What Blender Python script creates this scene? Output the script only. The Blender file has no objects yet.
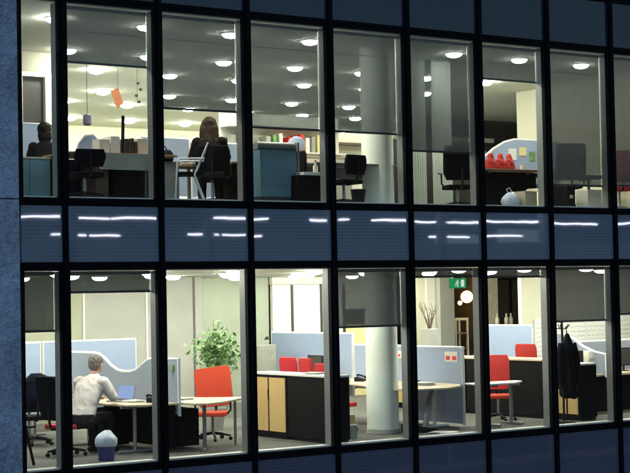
import bpy, bmesh, math, random
from mathutils import Vector, Matrix
random.seed(11)
S = bpy.context.scene
COL = S.collection
R = math.radians
PI = math.pi

# ------------------------------------------------------------------ materials
def nodes(name):
    m = bpy.data.materials.new(name); m.use_nodes = True
    nt = m.node_tree; nt.nodes.clear()
    out = nt.nodes.new('ShaderNodeOutputMaterial')
    return m, nt, out

def mat(name, col, rough=.6, metal=0, var=.12, scale=6, stretch=(1, 1, 1), bump=0, bscale=60, spec=.5, coat=0):
    m, nt, out = nodes(name)
    N = nt.nodes; L = nt.links
    b = N.new('ShaderNodeBsdfPrincipled'); L.new(b.outputs[0], out.inputs[0])
    b.inputs['Metallic'].default_value = metal
    b.inputs['Specular IOR Level'].default_value = spec
    b.inputs['Coat Weight'].default_value = coat
    tc = N.new('ShaderNodeTexCoord'); mp = N.new('ShaderNodeMapping')
    mp.inputs['Scale'].default_value = stretch
    L.new(tc.outputs['Object'], mp.inputs[0])
    n = N.new('ShaderNodeTexNoise'); n.inputs['Scale'].default_value = scale; n.inputs['Detail'].default_value = 5
    L.new(mp.outputs[0], n.inputs['Vector'])
    rp = N.new('ShaderNodeValToRGB')
    rp.color_ramp.elements[0].position = .3; rp.color_ramp.elements[1].position = .7
    c = Vector(col)
    rp.color_ramp.elements[0].color = (*(c * (1 - var)), 1)
    rp.color_ramp.elements[1].color = (*[min(1, x) for x in c * (1 + var)], 1)
    L.new(n.outputs['Fac'], rp.inputs[0]); L.new(rp.outputs[0], b.inputs['Base Color'])
    mr = N.new('ShaderNodeMapRange'); mr.inputs[3].default_value = max(0, rough - .08); mr.inputs[4].default_value = min(1, rough + .08)
    L.new(n.outputs['Fac'], mr.inputs[0]); L.new(mr.outputs[0], b.inputs['Roughness'])
    if bump:
        n2 = N.new('ShaderNodeTexNoise'); n2.inputs['Scale'].default_value = bscale; n2.inputs['Detail'].default_value = 4
        L.new(mp.outputs[0], n2.inputs['Vector'])
        bp = N.new('ShaderNodeBump'); bp.inputs['Strength'].default_value = bump; bp.inputs['Distance'].default_value = .02
        L.new(n2.outputs['Fac'], bp.inputs['Height']); L.new(bp.outputs[0], b.inputs['Normal'])
    return m

def emit(name, col, strength):
    m, nt, out = nodes(name)
    e = nt.nodes.new('ShaderNodeEmission'); e.inputs[0].default_value = (*col, 1); e.inputs[1].default_value = strength
    nt.links.new(e.outputs[0], out.inputs[0]); return m

def glass_mat(name, tint, base=.024, edge=.5):
    m, nt, out = nodes(name); N = nt.nodes; L = nt.links
    t = N.new('ShaderNodeBsdfTransparent'); t.inputs[0].default_value = (*tint, 1)
    g = N.new('ShaderNodeBsdfGlossy'); g.inputs['Roughness'].default_value = 0.0
    lw = N.new('ShaderNodeLayerWeight'); lw.inputs[0].default_value = .5
    p = N.new('ShaderNodeMath'); p.operation = 'POWER'; p.inputs[1].default_value = 4
    mr = N.new('ShaderNodeMapRange'); mr.inputs[3].default_value = base; mr.inputs[4].default_value = edge
    mx = N.new('ShaderNodeMixShader')
    L.new(lw.outputs['Facing'], p.inputs[0]); L.new(p.outputs[0], mr.inputs[0]); L.new(mr.outputs[0], mx.inputs[0])
    L.new(t.outputs[0], mx.inputs[1]); L.new(g.outputs[0], mx.inputs[2]); L.new(mx.outputs[0], out.inputs[0])
    return m

def blind_mat(name, trans, col, trl):
    m, nt, out = nodes(name); N = nt.nodes; L = nt.links
    t = N.new('ShaderNodeBsdfTransparent'); t.inputs[0].default_value = (.88, .95, 1, 1)
    d = N.new('ShaderNodeBsdfDiffuse'); tl = N.new('ShaderNodeBsdfTranslucent')
    tc = N.new('ShaderNodeTexCoord'); mp = N.new('ShaderNodeMapping'); mp.inputs['Scale'].default_value = (1, 1, .25)
    n = N.new('ShaderNodeTexNoise'); n.inputs['Scale'].default_value = 5
    rp = N.new('ShaderNodeValToRGB'); c = Vector(col)
    rp.color_ramp.elements[0].color = (*(c * .85), 1); rp.color_ramp.elements[1].color = (*(c * 1.15), 1)
    L.new(tc.outputs['Object'], mp.inputs[0]); L.new(mp.outputs[0], n.inputs['Vector']); L.new(n.outputs['Fac'], rp.inputs[0])
    L.new(rp.outputs[0], d.inputs[0]); tl.inputs[0].default_value = (trl, trl, trl * .97, 1)
    a = N.new('ShaderNodeAddShader'); L.new(d.outputs[0], a.inputs[0]); L.new(tl.outputs[0], a.inputs[1])
    mx = N.new('ShaderNodeMixShader'); mx.inputs[0].default_value = trans
    L.new(a.outputs[0], mx.inputs[1]); L.new(t.outputs[0], mx.inputs[2]); L.new(mx.outputs[0], out.inputs[0])
    return m

def spandrel_mat(name, col, rough=.02):
    m, nt, out = nodes(name); N = nt.nodes; L = nt.links
    b = N.new('ShaderNodeBsdfPrincipled'); L.new(b.outputs[0], out.inputs[0])
    b.inputs['Roughness'].default_value = rough; b.inputs['IOR'].default_value = 1.6
    b.inputs['Specular IOR Level'].default_value = .6
    tc = N.new('ShaderNodeTexCoord')
    w = N.new('ShaderNodeTexWave'); w.bands_direction = 'Z'; w.inputs['Scale'].default_value = 6.2; w.inputs['Distortion'].default_value = .15
    w.inputs['Detail'].default_value = 1
    L.new(tc.outputs['Object'], w.inputs['Vector'])
    n = N.new('ShaderNodeTexNoise'); n.inputs['Scale'].default_value = 1.3; L.new(tc.outputs['Object'], n.inputs['Vector'])
    mul = N.new('ShaderNodeMath'); mul.operation = 'MULTIPLY_ADD'; mul.inputs[1].default_value = .55; L.new(w.outputs['Fac'], mul.inputs[0]); L.new(n.outputs['Fac'], mul.inputs[2])
    rp = N.new('ShaderNodeValToRGB'); c = Vector(col)
    rp.color_ramp.elements[0].position = .25; rp.color_ramp.elements[0].color = (*(c * .82), 1)
    rp.color_ramp.elements[1].position = 1; rp.color_ramp.elements[1].color = (*(c * 1.14), 1)
    L.new(mul.outputs[0], rp.inputs[0]); L.new(rp.outputs[0], b.inputs['Base Color'])
    # roller-wave of toughened glass: the mirror image bends a little from pane to pane
    oi = N.new('ShaderNodeObjectInfo'); va = N.new('ShaderNodeVectorMath'); va.operation = 'ADD'
    L.new(tc.outputs['Object'], va.inputs[0]); L.new(oi.outputs['Random'], va.inputs[1])
    n3 = N.new('ShaderNodeTexNoise'); n3.inputs['Scale'].default_value = 1.7; n3.inputs['Detail'].default_value = 1; L.new(va.outputs[0], n3.inputs['Vector'])
    bp = N.new('ShaderNodeBump'); bp.inputs['Strength'].default_value = 1; bp.inputs['Distance'].default_value = .0005
    L.new(n3.outputs['Fac'], bp.inputs['Height']); L.new(bp.outputs[0], b.inputs['Normal'])
    return m

def stone_mat(name, col):
    m, nt, out = nodes(name); N = nt.nodes; L = nt.links
    b = N.new('ShaderNodeBsdfPrincipled'); L.new(b.outputs[0], out.inputs[0]); b.inputs['Roughness'].default_value = .8
    tc = N.new('ShaderNodeTexCoord')
    n = N.new('ShaderNodeTexNoise'); n.inputs['Scale'].default_value = 17; n.inputs['Detail'].default_value = 9; n.inputs['Roughness'].default_value = .7
    v = N.new('ShaderNodeTexVoronoi'); v.inputs['Scale'].default_value = 34
    L.new(tc.outputs['Object'], n.inputs['Vector']); L.new(tc.outputs['Object'], v.inputs['Vector'])
    rp = N.new('ShaderNodeValToRGB'); c = Vector(col)
    rp.color_ramp.elements[0].position = .34; rp.color_ramp.elements[0].color = (*(c * .5), 1)
    rp.color_ramp.elements[1].position = .66; rp.color_ramp.elements[1].color = (*(c * 1.4), 1)
    nb = N.new('ShaderNodeTexNoise'); nb.inputs['Scale'].default_value = 1.6; nb.inputs['Detail'].default_value = 3; L.new(tc.outputs['Object'], nb.inputs['Vector'])
    mb_ = N.new('ShaderNodeMath'); mb_.operation = 'MULTIPLY_ADD'; mb_.inputs[1].default_value = .55; L.new(nb.outputs['Fac'], mb_.inputs[0])
    mc_ = N.new('ShaderNodeMath'); mc_.operation = 'MULTIPLY_ADD'; mc_.inputs[1].default_value = .7; mc_.inputs[2].default_value = -.13; L.new(n.outputs['Fac'], mc_.inputs[0]); L.new(mc_.outputs[0], mb_.inputs[2])
    L.new(mb_.outputs[0], rp.inputs[0]); L.new(rp.outputs[0], b.inputs['Base Color'])
    ad = N.new('ShaderNodeMath'); L.new(n.outputs['Fac'], ad.inputs[0]); L.new(v.outputs['Distance'], ad.inputs[1])
    bp = N.new('ShaderNodeBump'); bp.inputs['Strength'].default_value = .6; bp.inputs['Distance'].default_value = .025
    L.new(ad.outputs[0], bp.inputs['Height']); L.new(bp.outputs[0], b.inputs['Normal'])
    return m

def board_mat(name):
    # whiteboard with faint rows of worn, unreadable pen marks
    m, nt, out = nodes(name); N = nt.nodes; L = nt.links
    b = N.new('ShaderNodeBsdfPrincipled'); L.new(b.outputs[0], out.inputs[0]); b.inputs['Roughness'].default_value = .25
    tc = N.new('ShaderNodeTexCoord'); mp = N.new('ShaderNodeMapping'); mp.inputs['Scale'].default_value = (14, 14, 40)
    L.new(tc.outputs['Object'], mp.inputs[0])
    n = N.new('ShaderNodeTexNoise'); n.inputs['Scale'].default_value = 1.0; n.inputs['Detail'].default_value = 3; L.new(mp.outputs[0], n.inputs['Vector'])
    w = N.new('ShaderNodeTexWave'); w.bands_direction = 'Z'; w.inputs['Scale'].default_value = 3.2; L.new(tc.outputs['Object'], w.inputs['Vector'])
    mu = N.new('ShaderNodeMath'); mu.operation = 'MULTIPLY'; L.new(n.outputs['Fac'], mu.inputs[0]); L.new(w.outputs['Fac'], mu.inputs[1])
    rp = N.new('ShaderNodeValToRGB')
    rp.color_ramp.elements[0].position = .36; rp.color_ramp.elements[0].color = (.86, .86, .8, 1)
    rp.color_ramp.elements[1].position = .52; rp.color_ramp.elements[1].color = (.58, .60, .58, 1)
    L.new(mu.outputs[0], rp.inputs[0]); L.new(rp.outputs[0], b.inputs['Base Color'])
    return m

M = {}
M['black_frame'] = mat('black_frame', (.006, .006, .008), .6, spec=.05)
M['grey_alu'] = mat('grey_alu', (.19, .195, .19), .45, .2, .06)
M['white_paint'] = mat('white_paint', (.75, .74, .68), .5, 0, .05)
M['stone'] = stone_mat('stone', (.34, .42, .54))
M['spandrel'] = spandrel_mat('spandrel', (.17, .215, .265))
M['spandrel_dark'] = spandrel_mat('spandrel_dark', (.026, .022, .04))
M['spandrel_low'] = spandrel_mat('spandrel_low', (.10, .11, .16))
M['glass'] = glass_mat('glass', (.95, .975, .965))
M['blind'] = blind_mat('blind', .115, (.09, .085, .08), .02)
M['blind_dense'] = blind_mat('blind_dense', .07, (.09, .085, .08), .014)
M['blind_bar'] = mat('blind_bar', (.05, .05, .05), .5)
M['carpet'] = mat('carpet', (.14, .14, .12), .95, 0, .2, 14, bump=.3, bscale=200)
_t = M['carpet'].node_tree; _b = [n for n in _t.nodes if n.type == 'BSDF_PRINCIPLED'][0]
_br = _t.nodes.new('ShaderNodeTexBrick'); _br.offset = 0; _br.inputs['Scale'].default_value = 1; _br.inputs['Brick Width'].default_value = .5; _br.inputs['Row Height'].default_value = .5
_br.inputs['Mortar Size'].default_value = .006; _br.inputs['Color1'].default_value = (.8, .8, .8, 1); _br.inputs['Color2'].default_value = (1, 1, 1, 1); _br.inputs['Mortar'].default_value = (.55, .55, .55, 1)
_t.links.new([n for n in _t.nodes if n.type == 'TEX_COORD'][0].outputs['Object'], _br.inputs['Vector'])
_mx = _t.nodes.new('ShaderNodeMixRGB'); _mx.blend_type = 'MULTIPLY'; _mx.inputs[0].default_value = 1
_t.links.new(_b.inputs['Base Color'].links[0].from_socket, _mx.inputs[1]); _t.links.new(_br.outputs[0], _mx.inputs[2]); _t.links.new(_mx.outputs[0], _b.inputs['Base Color'])
M['carpet_bounce'] = mat('carpet_bounce', (.22, .22, .195), .95, 0, .2, 14, bump=.3, bscale=200)  # unseen upper carpet made paler to bounce light onto ceiling and column
M['ceiling'] = mat('ceiling', (.64, .65, .55), .85, 0, .03, 3)
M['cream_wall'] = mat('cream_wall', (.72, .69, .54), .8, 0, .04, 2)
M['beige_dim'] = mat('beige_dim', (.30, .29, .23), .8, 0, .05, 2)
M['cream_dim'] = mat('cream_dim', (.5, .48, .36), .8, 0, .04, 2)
M['beige_wall'] = mat('beige_wall', (.41, .41, .30), .8, 0, .04, 2)
M['green_wall'] = mat('green_wall', (.35, .385, .30), .8, 0, .04, 2)
M['grey_wall'] = mat('grey_wall', (.42, .42, .37), .8, 0, .06, 2)
M['yellow_wall'] = mat('yellow_wall', (.88, .86, .60), .8, 0, .04, 2)
M['white_panel'] = mat('white_panel', (.84, .82, .72), .4, 0, .03, 2)
M['yellow_panel'] = mat('yellow_panel', (.8, .7, .34), .5, 0, .04, 2)
M['dark_panel'] = mat('dark_panel', (.045, .043, .04), .5)
M['brown_dark'] = mat('brown_dark', (.09, .06, .04), .5, 0, .3, 4)
M['column'] = mat('column', (.86, .90, .80), .6, 0, .05, 2)
M['blue_fabric'] = mat('blue_fabric', (.34, .42, .58), .95, 0, .08, 60, bump=.15, bscale=400)
M['slate_fabric'] = mat('slate_fabric', (.27, .31, .38), .95, 0, .1, 60)
M['teal_fabric'] = mat('teal_fabric', (.10, .20, .25), .6, 0, .15, 4)
M['trim'] = mat('trim', (.78, .79, .78), .4, 0, .03)
M['maple'] = mat('maple', (.66, .54, .36), .4, 0, .12, 5, (1, 10, 10))
M['honey_wood'] = mat('honey_wood', (.6, .41, .16), .45, 0, .12, 6, (12, 12, .6))
M['brown_wood'] = mat('brown_wood', (.36, .2, .1), .45, 0, .15, 5, (1, 10, 10))
M['black_laminate'] = mat('black_laminate', (.006, .006, .007), .65, spec=.1)
M['black_plastic'] = mat('black_plastic', (.015, .015, .017), .45, spec=.12)
M['black_fabric'] = mat('black_fabric', (.009, .009, .011), .95, bump=.2, bscale=300, spec=.08)
M['navy_fabric'] = mat('navy_fabric', (.010, .013, .028), .95, 0, .3, 10, bump=.5, bscale=25, spec=.08)
M['red_fabric'] = mat('red_fabric', (.50, .035, .028), .9, 0, .1, 50, bump=.15, bscale=300)
M['orange_red'] = mat('orange_red', (.60, .06, .026), .9, 0, .1, 50, bump=.15, bscale=300)
M['crimson_fabric'] = mat('crimson_fabric', (.52, .022, .03), .9, 0, .12, 50)
M['steel'] = mat('steel', (.45, .45, .45), .35, .7)
M['grey_metal'] = mat('grey_metal', (.25, .25, .25), .45, .3)
M['white_metal'] = mat('white_metal', (.72, .72, .7), .4)
M['bin_blue'] = mat('bin_blue', (.05, .055, .20), .4)
M['bag_white'] = mat('bag_white', (.62, .66, .74), .5, 0, .1, 12, bump=.4, bscale=20)
M['skin'] = mat('skin', (.58, .34, .24), .55, 0, .08, 20)
M['shirt_white'] = mat('shirt_white', (.70, .62, .58), .9, 0, .05, 8, bump=.5, bscale=9)
M['trouser_black'] = mat('trouser_black', (.016, .016, .02), .9, spec=.12)
M['dark_cloth'] = mat('dark_cloth', (.011, .010, .012), .9, 0, .2, 10, spec=.12)
M['hair_grey'] = mat('hair_grey', (.19, .17, .155), .7, 0, .4, 30, (1, 1, .3), spec=.12)
M['hair_brown'] = mat('hair_brown', (.03, .018, .011), .6, 0, .4, 30, (1, 1, .2), spec=.12)
M['hair_black'] = mat('hair_black', (.012, .01, .01), .6, 0, .3, 30, spec=.12)
M['eye'] = mat('eye', (.03, .025, .02), .2)
M['paper'] = mat('paper', (.82, .8, .74), .8, 0, .05, 9)
M['carton'] = mat('carton', (.5, .42, .3), .85, 0, .1, 5)
M['leaf'] = mat('leaf', (.16, .32, .10), .55, 0, .45, 9)
M['bark'] = mat('bark', (.24, .2, .13), .85, 0, .2, 20)
M['twig'] = mat('twig', (.12, .085, .055), .8)
M['terracotta'] = mat('terracotta', (.3, .3, .28), .7)
M['ivory'] = mat('ivory', (.78, .75, .63), .6)
M['grey_box'] = mat('grey_box', (.34, .35, .29), .7)
M['whiteboard'] = board_mat('whiteboard')
M['sticker_red'] = mat('sticker_red', (.7, .03, .03), .5)
M['flag'] = mat('flag', (.72, .27, .13), .9, 0, .15, 8)
M['violet'] = mat('violet', (.05, .045, .09), .6)
M['concrete'] = mat('concrete', (.30, .32, .36), .85, 0, .15, 2)
M['asphalt'] = mat('asphalt', (.05, .05, .053), .9, 0, .2, 3, bump=.3, bscale=80)
M['paving'] = mat('paving', (.25, .25, .25), .85, 0, .15, 3)
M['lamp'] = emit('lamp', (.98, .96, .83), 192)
M['tube'] = emit('tube', (.78, .80, 1), 30)
M['tube_dim'] = emit('tube_dim', (.72, .78, 1), 15)
M['room_glow'] = emit('room_glow', (.62, .85, .95), .8)  # glow standing in for the lit room wall opposite
M['exit_green'] = emit('exit_green', (.04, .45, .17), .6)
M['exit_white'] = emit('exit_white', (.8, 1, .85), .8)
M['warm'] = emit('warm', (1, .66, .24), 14)
M['display'] = emit('display', (.45, .60, 1), .75)
M['display_dim'] = emit('display_dim', (.35, .55, .8), .35)

# ------------------------------------------------------------------ mesh builder
class MB:
    def __init__(s): s.bm = bmesh.new()
    def _new(s, fn):
        n0 = len(s.bm.verts); fn(); s.bm.verts.ensure_lookup_table(); return s.bm.verts[n0:]
    def box(s, x0, x1, y0, y1, z0, z1, bev=0):
        vs = [s.bm.verts.new((x, y, z)) for x in (x0, x1) for y in (y0, y1) for z in (z0, z1)]
        fs = [s.bm.faces.new([vs[i] for i in f]) for f in ((0, 1, 3, 2), (4, 6, 7, 5), (0, 4, 5, 1), (2, 3, 7, 6), (0, 2, 6, 4), (1, 5, 7, 3))]
        if bev:
            es = list({e for f in fs for e in f.edges})
            bmesh.ops.bevel(s.bm, geom=es, offset=bev, segments=2, affect='EDGES', profile=.6)
        return s
    def prism(s, poly, a, b, axis='z', bev=0):
        def P(u, v, w): return {'z': (u, v, w), 'x': (w, u, v), 'y': (u, w, v)}[axis]
        lo = [s.bm.verts.new(P(u, v, a)) for u, v in poly]; hi = [s.bm.verts.new(P(u, v, b)) for u, v in poly]
        n = len(poly)
        fs = [s.bm.faces.new(lo[::-1]), s.bm.faces.new(hi)]
        fs += [s.bm.faces.new((lo[i], lo[(i + 1) % n], hi[(i + 1) % n], hi[i])) for i in range(n)]
        bmesh.ops.recalc_face_normals(s.bm, faces=fs)
        if bev:
            es = list({e for f in fs[:2] for e in f.edges})
            bmesh.ops.bevel(s.bm, geom=es, offset=bev, segments=2, affect='EDGES', profile=.6)
        return s
    def rings(s, rs, cap=True):
        vv = [[s.bm.verts.new(p) for p in r] for r in rs]; n = len(rs[0])
        for a, b in zip(vv, vv[1:]):
            for i in range(n): s.bm.faces.new((a[i], a[(i + 1) % n], b[(i + 1) % n], b[i]))
        if cap: s.bm.faces.new(vv[0][::-1]); s.bm.faces.new(vv[-1])
        return s
    def cyl(s, p0, p1, r0, r1=None, n=16):
        r1 = r0 if r1 is None else r1
        p0 = Vector(p0); p1 = Vector(p1); d = (p1 - p0).normalized()
        u = d.orthogonal().normalized(); v = d.cross(u)
        rg = lambda p, r: [p + (u * math.cos(t) + v * math.sin(t)) * r for t in [2 * PI * i / n for i in range(n)]]
        return s.rings([rg(p0, r0), rg(p1, r1)])
    def capsule(s, p0, p1, r0, r1, n=14):
        p0 = Vector(p0); p1 = Vector(p1); d = (p1 - p0).normalized()
        u = d.orthogonal().normalized(); v = d.cross(u); rs = []
        rg = lambda p, r: [p + (u * math.cos(t) + v * math.sin(t)) * r for t in [2 * PI * i / n for i in range(n)]]
        for k in (-80, -50, -20): rs.append(rg(p0 + d * r0 * math.sin(R(k)), r0 * math.cos(R(k))))
        for k in (20, 50, 80): rs.append(rg(p1 + d * r1 * math.sin(R(k)), r1 * math.cos(R(k))))
        return s.rings(rs)
    def tube(s, pts, r, n=8):
        pts = [Vector(p) for p in pts]; rs = []
        rad = r if isinstance(r, (list, tuple)) else [r] * len(pts)
        pu = None
        for i, p in enumerate(pts):
            d = (pts[min(i + 1, len(pts) - 1)] - pts[max(i - 1, 0)]).normalized()
            u = d.orthogonal().normalized() if pu is None else (pu - d * pu.dot(d)).normalized()
            pu = u; v = d.cross(u)
            rs.append([p + (u * math.cos(t) + v * math.sin(t)) * rad[i] for t in [2 * PI * k / n for k in range(n)]])
        return s.rings(rs)
    def lathe(s, prof, c=(0, 0, 0), n=24):
        return s.rings([[(c[0] + r * math.cos(2 * PI * i / n), c[1] + r * math.sin(2 * PI * i / n), c[2] + z) for i in range(n)] for r, z in prof])
    def ell(s, c, rad, n=16, m=10):
        rs = []
        for j in range(m + 1):
            a = R(-88 + 176 * j / m)
            rs.append([(c[0] + rad[0] * math.cos(a) * math.cos(2 * PI * i / n), c[1] + rad[1] * math.cos(a) * math.sin(2 * PI * i / n), c[2] + rad[2] * math.sin(a)) for i in range(n)])
        return s.rings(rs)
    def loft(s, secs, n=18):
        # secs: (cx,cy,cz,rx,ry)
        return s.rings([[(x + a * math.cos(2 * PI * i / n), y + b * math.sin(2 * PI * i / n), z) for i in range(n)] for x, y, z, a, b in secs])
    def xf(s, mtx): bmesh.ops.transform(s.bm, matrix=mtx, verts=s.bm.verts); return s
    def build(s, name, m, parent=None, smooth=False, loc=(0, 0, 0)):
        bmesh.ops.recalc_face_normals(s.bm, faces=s.bm.faces)
        me = bpy.data.meshes.new(name); s.bm.to_mesh(me); s.bm.free()
        me.materials.append(M[m] if isinstance(m, str) else m)
        o = bpy.data.objects.new(name, me); COL.objects.link(o); o.location = loc
        if parent is not None: o.parent = parent
        if smooth:
            me.polygons.foreach_set('use_smooth', [True] * len(me.polygons))
            if smooth == 'auto':
                me.set_sharp_from_angle(angle=R(35))
        return o

def B(*a, bev=0): return MB().box(*a, bev=bev)
def tag(o, label=None, cat=None, group=None, kind=None):
    if label: o['label'] = label
    if cat: o['category'] = cat
    if group: o['group'] = group
    if kind: o['kind'] = kind
    return o
def thing(name, label, cat, loc=(0, 0, 0), rz=0, group=None):
    o = bpy.data.objects.new(name, None); COL.objects.link(o); o.empty_display_size = .1
    o.location = loc; o.rotation_euler = (0, 0, rz)
    return tag(o, label, cat, group)
def copy_tree(o, parent=None):
    c = o.copy(); COL.objects.link(c)
    if parent is not None: c.parent = parent
    for ch in list(o.children): copy_tree(ch, c)
    return c
from mathutils import noise as mn
def fuse(mb, name, m, parent, voxel=.008, it=4, fold=0, fs=(14, 14, 7)):
    o = mb.build(name, m)
    md = o.modifiers.new('r', 'REMESH'); md.mode = 'VOXEL'; md.voxel_size = voxel
    if it:
        sm = o.modifiers.new('s', 'SMOOTH'); sm.iterations = it; sm.factor = .5
    dg = bpy.context.evaluated_depsgraph_get()
    me = bpy.data.meshes.new_from_object(o.evaluated_get(dg), depsgraph=dg)
    o.modifiers.clear(); old = o.data; o.data = me; bpy.data.meshes.remove(old); me.name = name
    if fold:
        nrm = [v.normal.copy() for v in me.vertices]
        for v, nv in zip(me.vertices, nrm):
            q = Vector((v.co.x * fs[0], v.co.y * fs[1], v.co.z * fs[2]))
            v.co += nv * fold * (1 - 2 * abs(mn.noise(q)) + .5 * mn.noise(q * 2.3))
    me.polygons.foreach_set('use_smooth', [True] * len(me.polygons))
    o.parent = parent
    return o

# ------------------------------------------------------------------ camera
CP = Vector((-9.8512, -20.1444, 2.3339)); YAW, PITCH, ROLL, FPX = .6085, .0347, -.0195, 1621.72
fw = Vector((math.sin(YAW) * math.cos(PITCH), math.cos(YAW) * math.cos(PITCH), math.sin(PITCH)))
r0 = Vector((math.cos(YAW), -math.sin(YAW), 0)); u0 = r0.cross(fw)
rt = r0 * math.cos(ROLL) + u0 * math.sin(ROLL); up = -r0 * math.sin(ROLL) + u0 * math.cos(ROLL)
cam = bpy.data.cameras.new('camera'); co = bpy.data.objects.new('camera', cam); COL.objects.link(co)
mw = Matrix((rt, up, -fw)).transposed().to_4x4(); mw.translation = CP; co.matrix_world = mw
cam.sensor_width = 36; cam.lens = 36 * FPX / 630; cam.clip_start = .1; cam.clip_end = 2000
S.camera = co
def px(p):          # photo pixel of a world point; used only to word the lamp labels
    d = Vector(p) - CP; z = d.dot(fw); return 315 + FPX * d.dot(rt) / z, 236.5 - FPX * d.dot(up) / z

# ------------------------------------------------------------------ heights
BAY = 1.5; WH = 2.711; FL = 3.7; CE = 2.70
XL, XR = -.68, 20.5
GZ = -4.7
BAYS = [(-.68, 0)] + [(BAY * k, BAY * (k + 1)) for k in range(10)]

# ------------------------------------------------------------------ setting
def struct(name, mb, m):
    o = mb.build(name, m); o['kind'] = 'structure'; return o
struct('ground', B(-400, 400, -400, 400, GZ - .3, GZ), 'paving')
struct('road', B(-200, 200, -17, -7, GZ - .1, GZ + .004), 'asphalt')
for z in (0, FL):
    struct('floor', B(XL - .2, XR, .06, 14.8, z - .1, z - .005), 'carpet' if z == 0 else 'carpet_bounce')
    struct('ceiling', B(XL - .2, XR, .06, 14.8, z + CE, z + CE + .06), 'ceiling')

bld = thing('office_building', 'dark glazed office building seen at night with two lit office storeys', 'building', (0, 0, 0))
def part(name, mb, m, parent=bld, **k): return mb.build(name, m, parent, **k)
# stone pier with joints
pm = MB()
for a, b in ((GZ, -3.1), (-3.085, -.03), (-.015, 3.66), (3.675, 7.36), (7.375, 11)):
    pm.box(-4.2, -.70, -.10, 14.8, a, b, bev=.006)
part('stone_pier', pm, 'stone')
part('wall', B(15.04, XR, -.02, .25, GZ, 11), 'spandrel_dark')
part('wall', B(XR, XR + .2, -.02, 15, GZ, 11), 'grey_wall')
part('wall', B(-4.2, XR + .2, 15, 15.2, GZ, 11), 'grey_wall')
part('wall', B(-.69, 15.03, -.01, .25, GZ, -1.12), 'spandrel_dark')
part('roof', B(-4.2, XR + .2, .3, 15, 10.8, 11), 'concrete')
for z in (-.06, FL - .06, 2 * FL - .06):
    part('floor_slab', B(XL, XR, .07, 14.9, z - .86, z - .05), 'concrete')
# mullions and transom bands
for k in range(11):
    x = BAY * k
    part('mullion', B(x - .034, x + .034, -.085, .02, -1.1, 10.7, bev=.004), 'black_frame')
for z in (0, FL, 2 * FL):
    part('transom', B(XL, 15.02, -.045, .03, z - .10, z - .055), 'black_frame')
    part('transom', B(XL, 15.02, -.045, .03, z + WH + .055, z + WH + .10), 'black_frame')
# spandrel panels: each hangs a touch out of true, as glass does
for zi, z in enumerate((-.989, WH, WH + FL)):
    for k, (a, b) in enumerate(BAYS):
        o = part('spandrel_panel', B(-(b - a) / 2 + .037, (b - a) / 2 - .037, -.012, .012, -.385, .385), ('spandrel_low', 'spandrel', 'spandrel_dark')[zi], loc=((a + b) / 2, -.012, z + .4945))
        rr = random.Random(zi * 50 + k)
        o.rotation_euler = (R(rr.uniform(-.03, .03)), 0, R(rr.uniform(-.015, .015)))
# windows
for z in (0, FL, 2 * FL):
    for k, (a, b) in enumerate(BAYS):
        a2, b2 = a + .037, b - .037
        f = MB()
        f.box(a2, a2 + .034, -.04, .03, z - .052, z + WH + .052).box(b2 - .034, b2, -.04, .03, z - .052, z + WH + .052)
        f.box(a2 + .035, b2 - .035, -.038, .03, z - .052, z).box(a2 + .035, b2 - .035, -.038, .03, z + WH, z + WH + .052)
        w = part('window', f, 'black_frame')
        part('pane', B(a2 + .034, b2 - .034, -.006, .006, z + .001, z + WH - .001), 'glass', w)
        for j0, j1 in ((a2 + .004, a2 + .036), (b2 - .036, b2 - .004)):
            part('inner_jamb', MB().box(j0, j1, .032, .18, z, z + CE - .01, bev=.003), 'grey_alu', w)
        part('sill', B(a2 + .05, b2 - .05, .032, .22, z - .004, z + .022, bev=.004), 'white_paint', w)

# third storey: a dark room behind the glass just above the top band
part('wall', B(XL, XR, 3, 3.1, 2 * FL, 10.7), 'grey_wall')

# ------------------------------------------------------------------ inner walls
def iwall(name, label, mb, m, group=None):
    o = mb.build(name, m); return tag(o, label, 'wall', group)
# lower storey
t = thing('panelled_wall', 'pale panelled back wall behind the man in the white shirt', 'wall', (0, 7.5, 0))
xs = [-.68, 2.2, 4.05, 5.4, 6.45]
for i, (a, b) in enumerate(zip(xs, xs[1:])):
    B(a + .006, b - .006, 0, .1, 0, CE - .005).build('wall_panel', ('beige_wall', 'beige_wall', 'grey_wall', 'grey_wall')[i], t)
for x in xs[1:4]:
    B(x - .02, x + .02, -.02, -.002, 0, CE - .01).build('cover_strip', 'white_paint', t)
iwall('side_wall', 'short grey return wall left of the potted tree', B(6.47, 6.62, 7.45, 9.6, 0, CE - .005), 'grey_wall')
iwall('back_wall', 'bright pale green wall behind the potted tree', B(6.63, 9.6, 9.6, 9.7, 0, CE - .005), 'green_wall')
t = thing('storage_wall', 'white full height storage wall with dark framed doors behind the tambour cabinets', 'wall', (9.62, 9.5, 0))
for a, b, m in ((.02, .5, 'ivory'), (.56, 1.28, 'white_panel'), (1.34, 1.9, 'white_panel')):
    B(a, b, 0, .1, .02, CE - .18).build('door_panel', m, t)
for x in (.53, 1.31, 1.93): B(x - .028, x + .028, -.02, .08, 0, CE - .19).build('door_frame', 'dark_panel', t)
B(.0, 3.3, -.03, .1, CE - .17, CE - .01).build('header', 'ivory', t)
B(1.98, 2.75, 0, .1, 1.95, CE - .18).build('wall_panel', 'ivory', t)
B(1.98, 2.75, -.01, .1, 1.62, 1.94).build('dark_opening', 'dark_panel', t)
B(1.98, 2.75, 0, .1, 0, 1.61).build('yellow_panel', 'yellow_panel', t)
B(2.76, 3.4, 0, .1, 0, CE - .18).build('wall_panel', 'cream_wall', t)
iwall('wall', 'cream wall behind the vase of dry twigs', B(13.0, 13.5, 9, 9.1, 0, CE - .005), 'cream_wall')
iwall('pillar', 'narrow bright white pillar behind the vase of dry twigs', B(13.51, 13.76, 8.95, 9.2, 0, CE - .005), 'white_panel')
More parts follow.
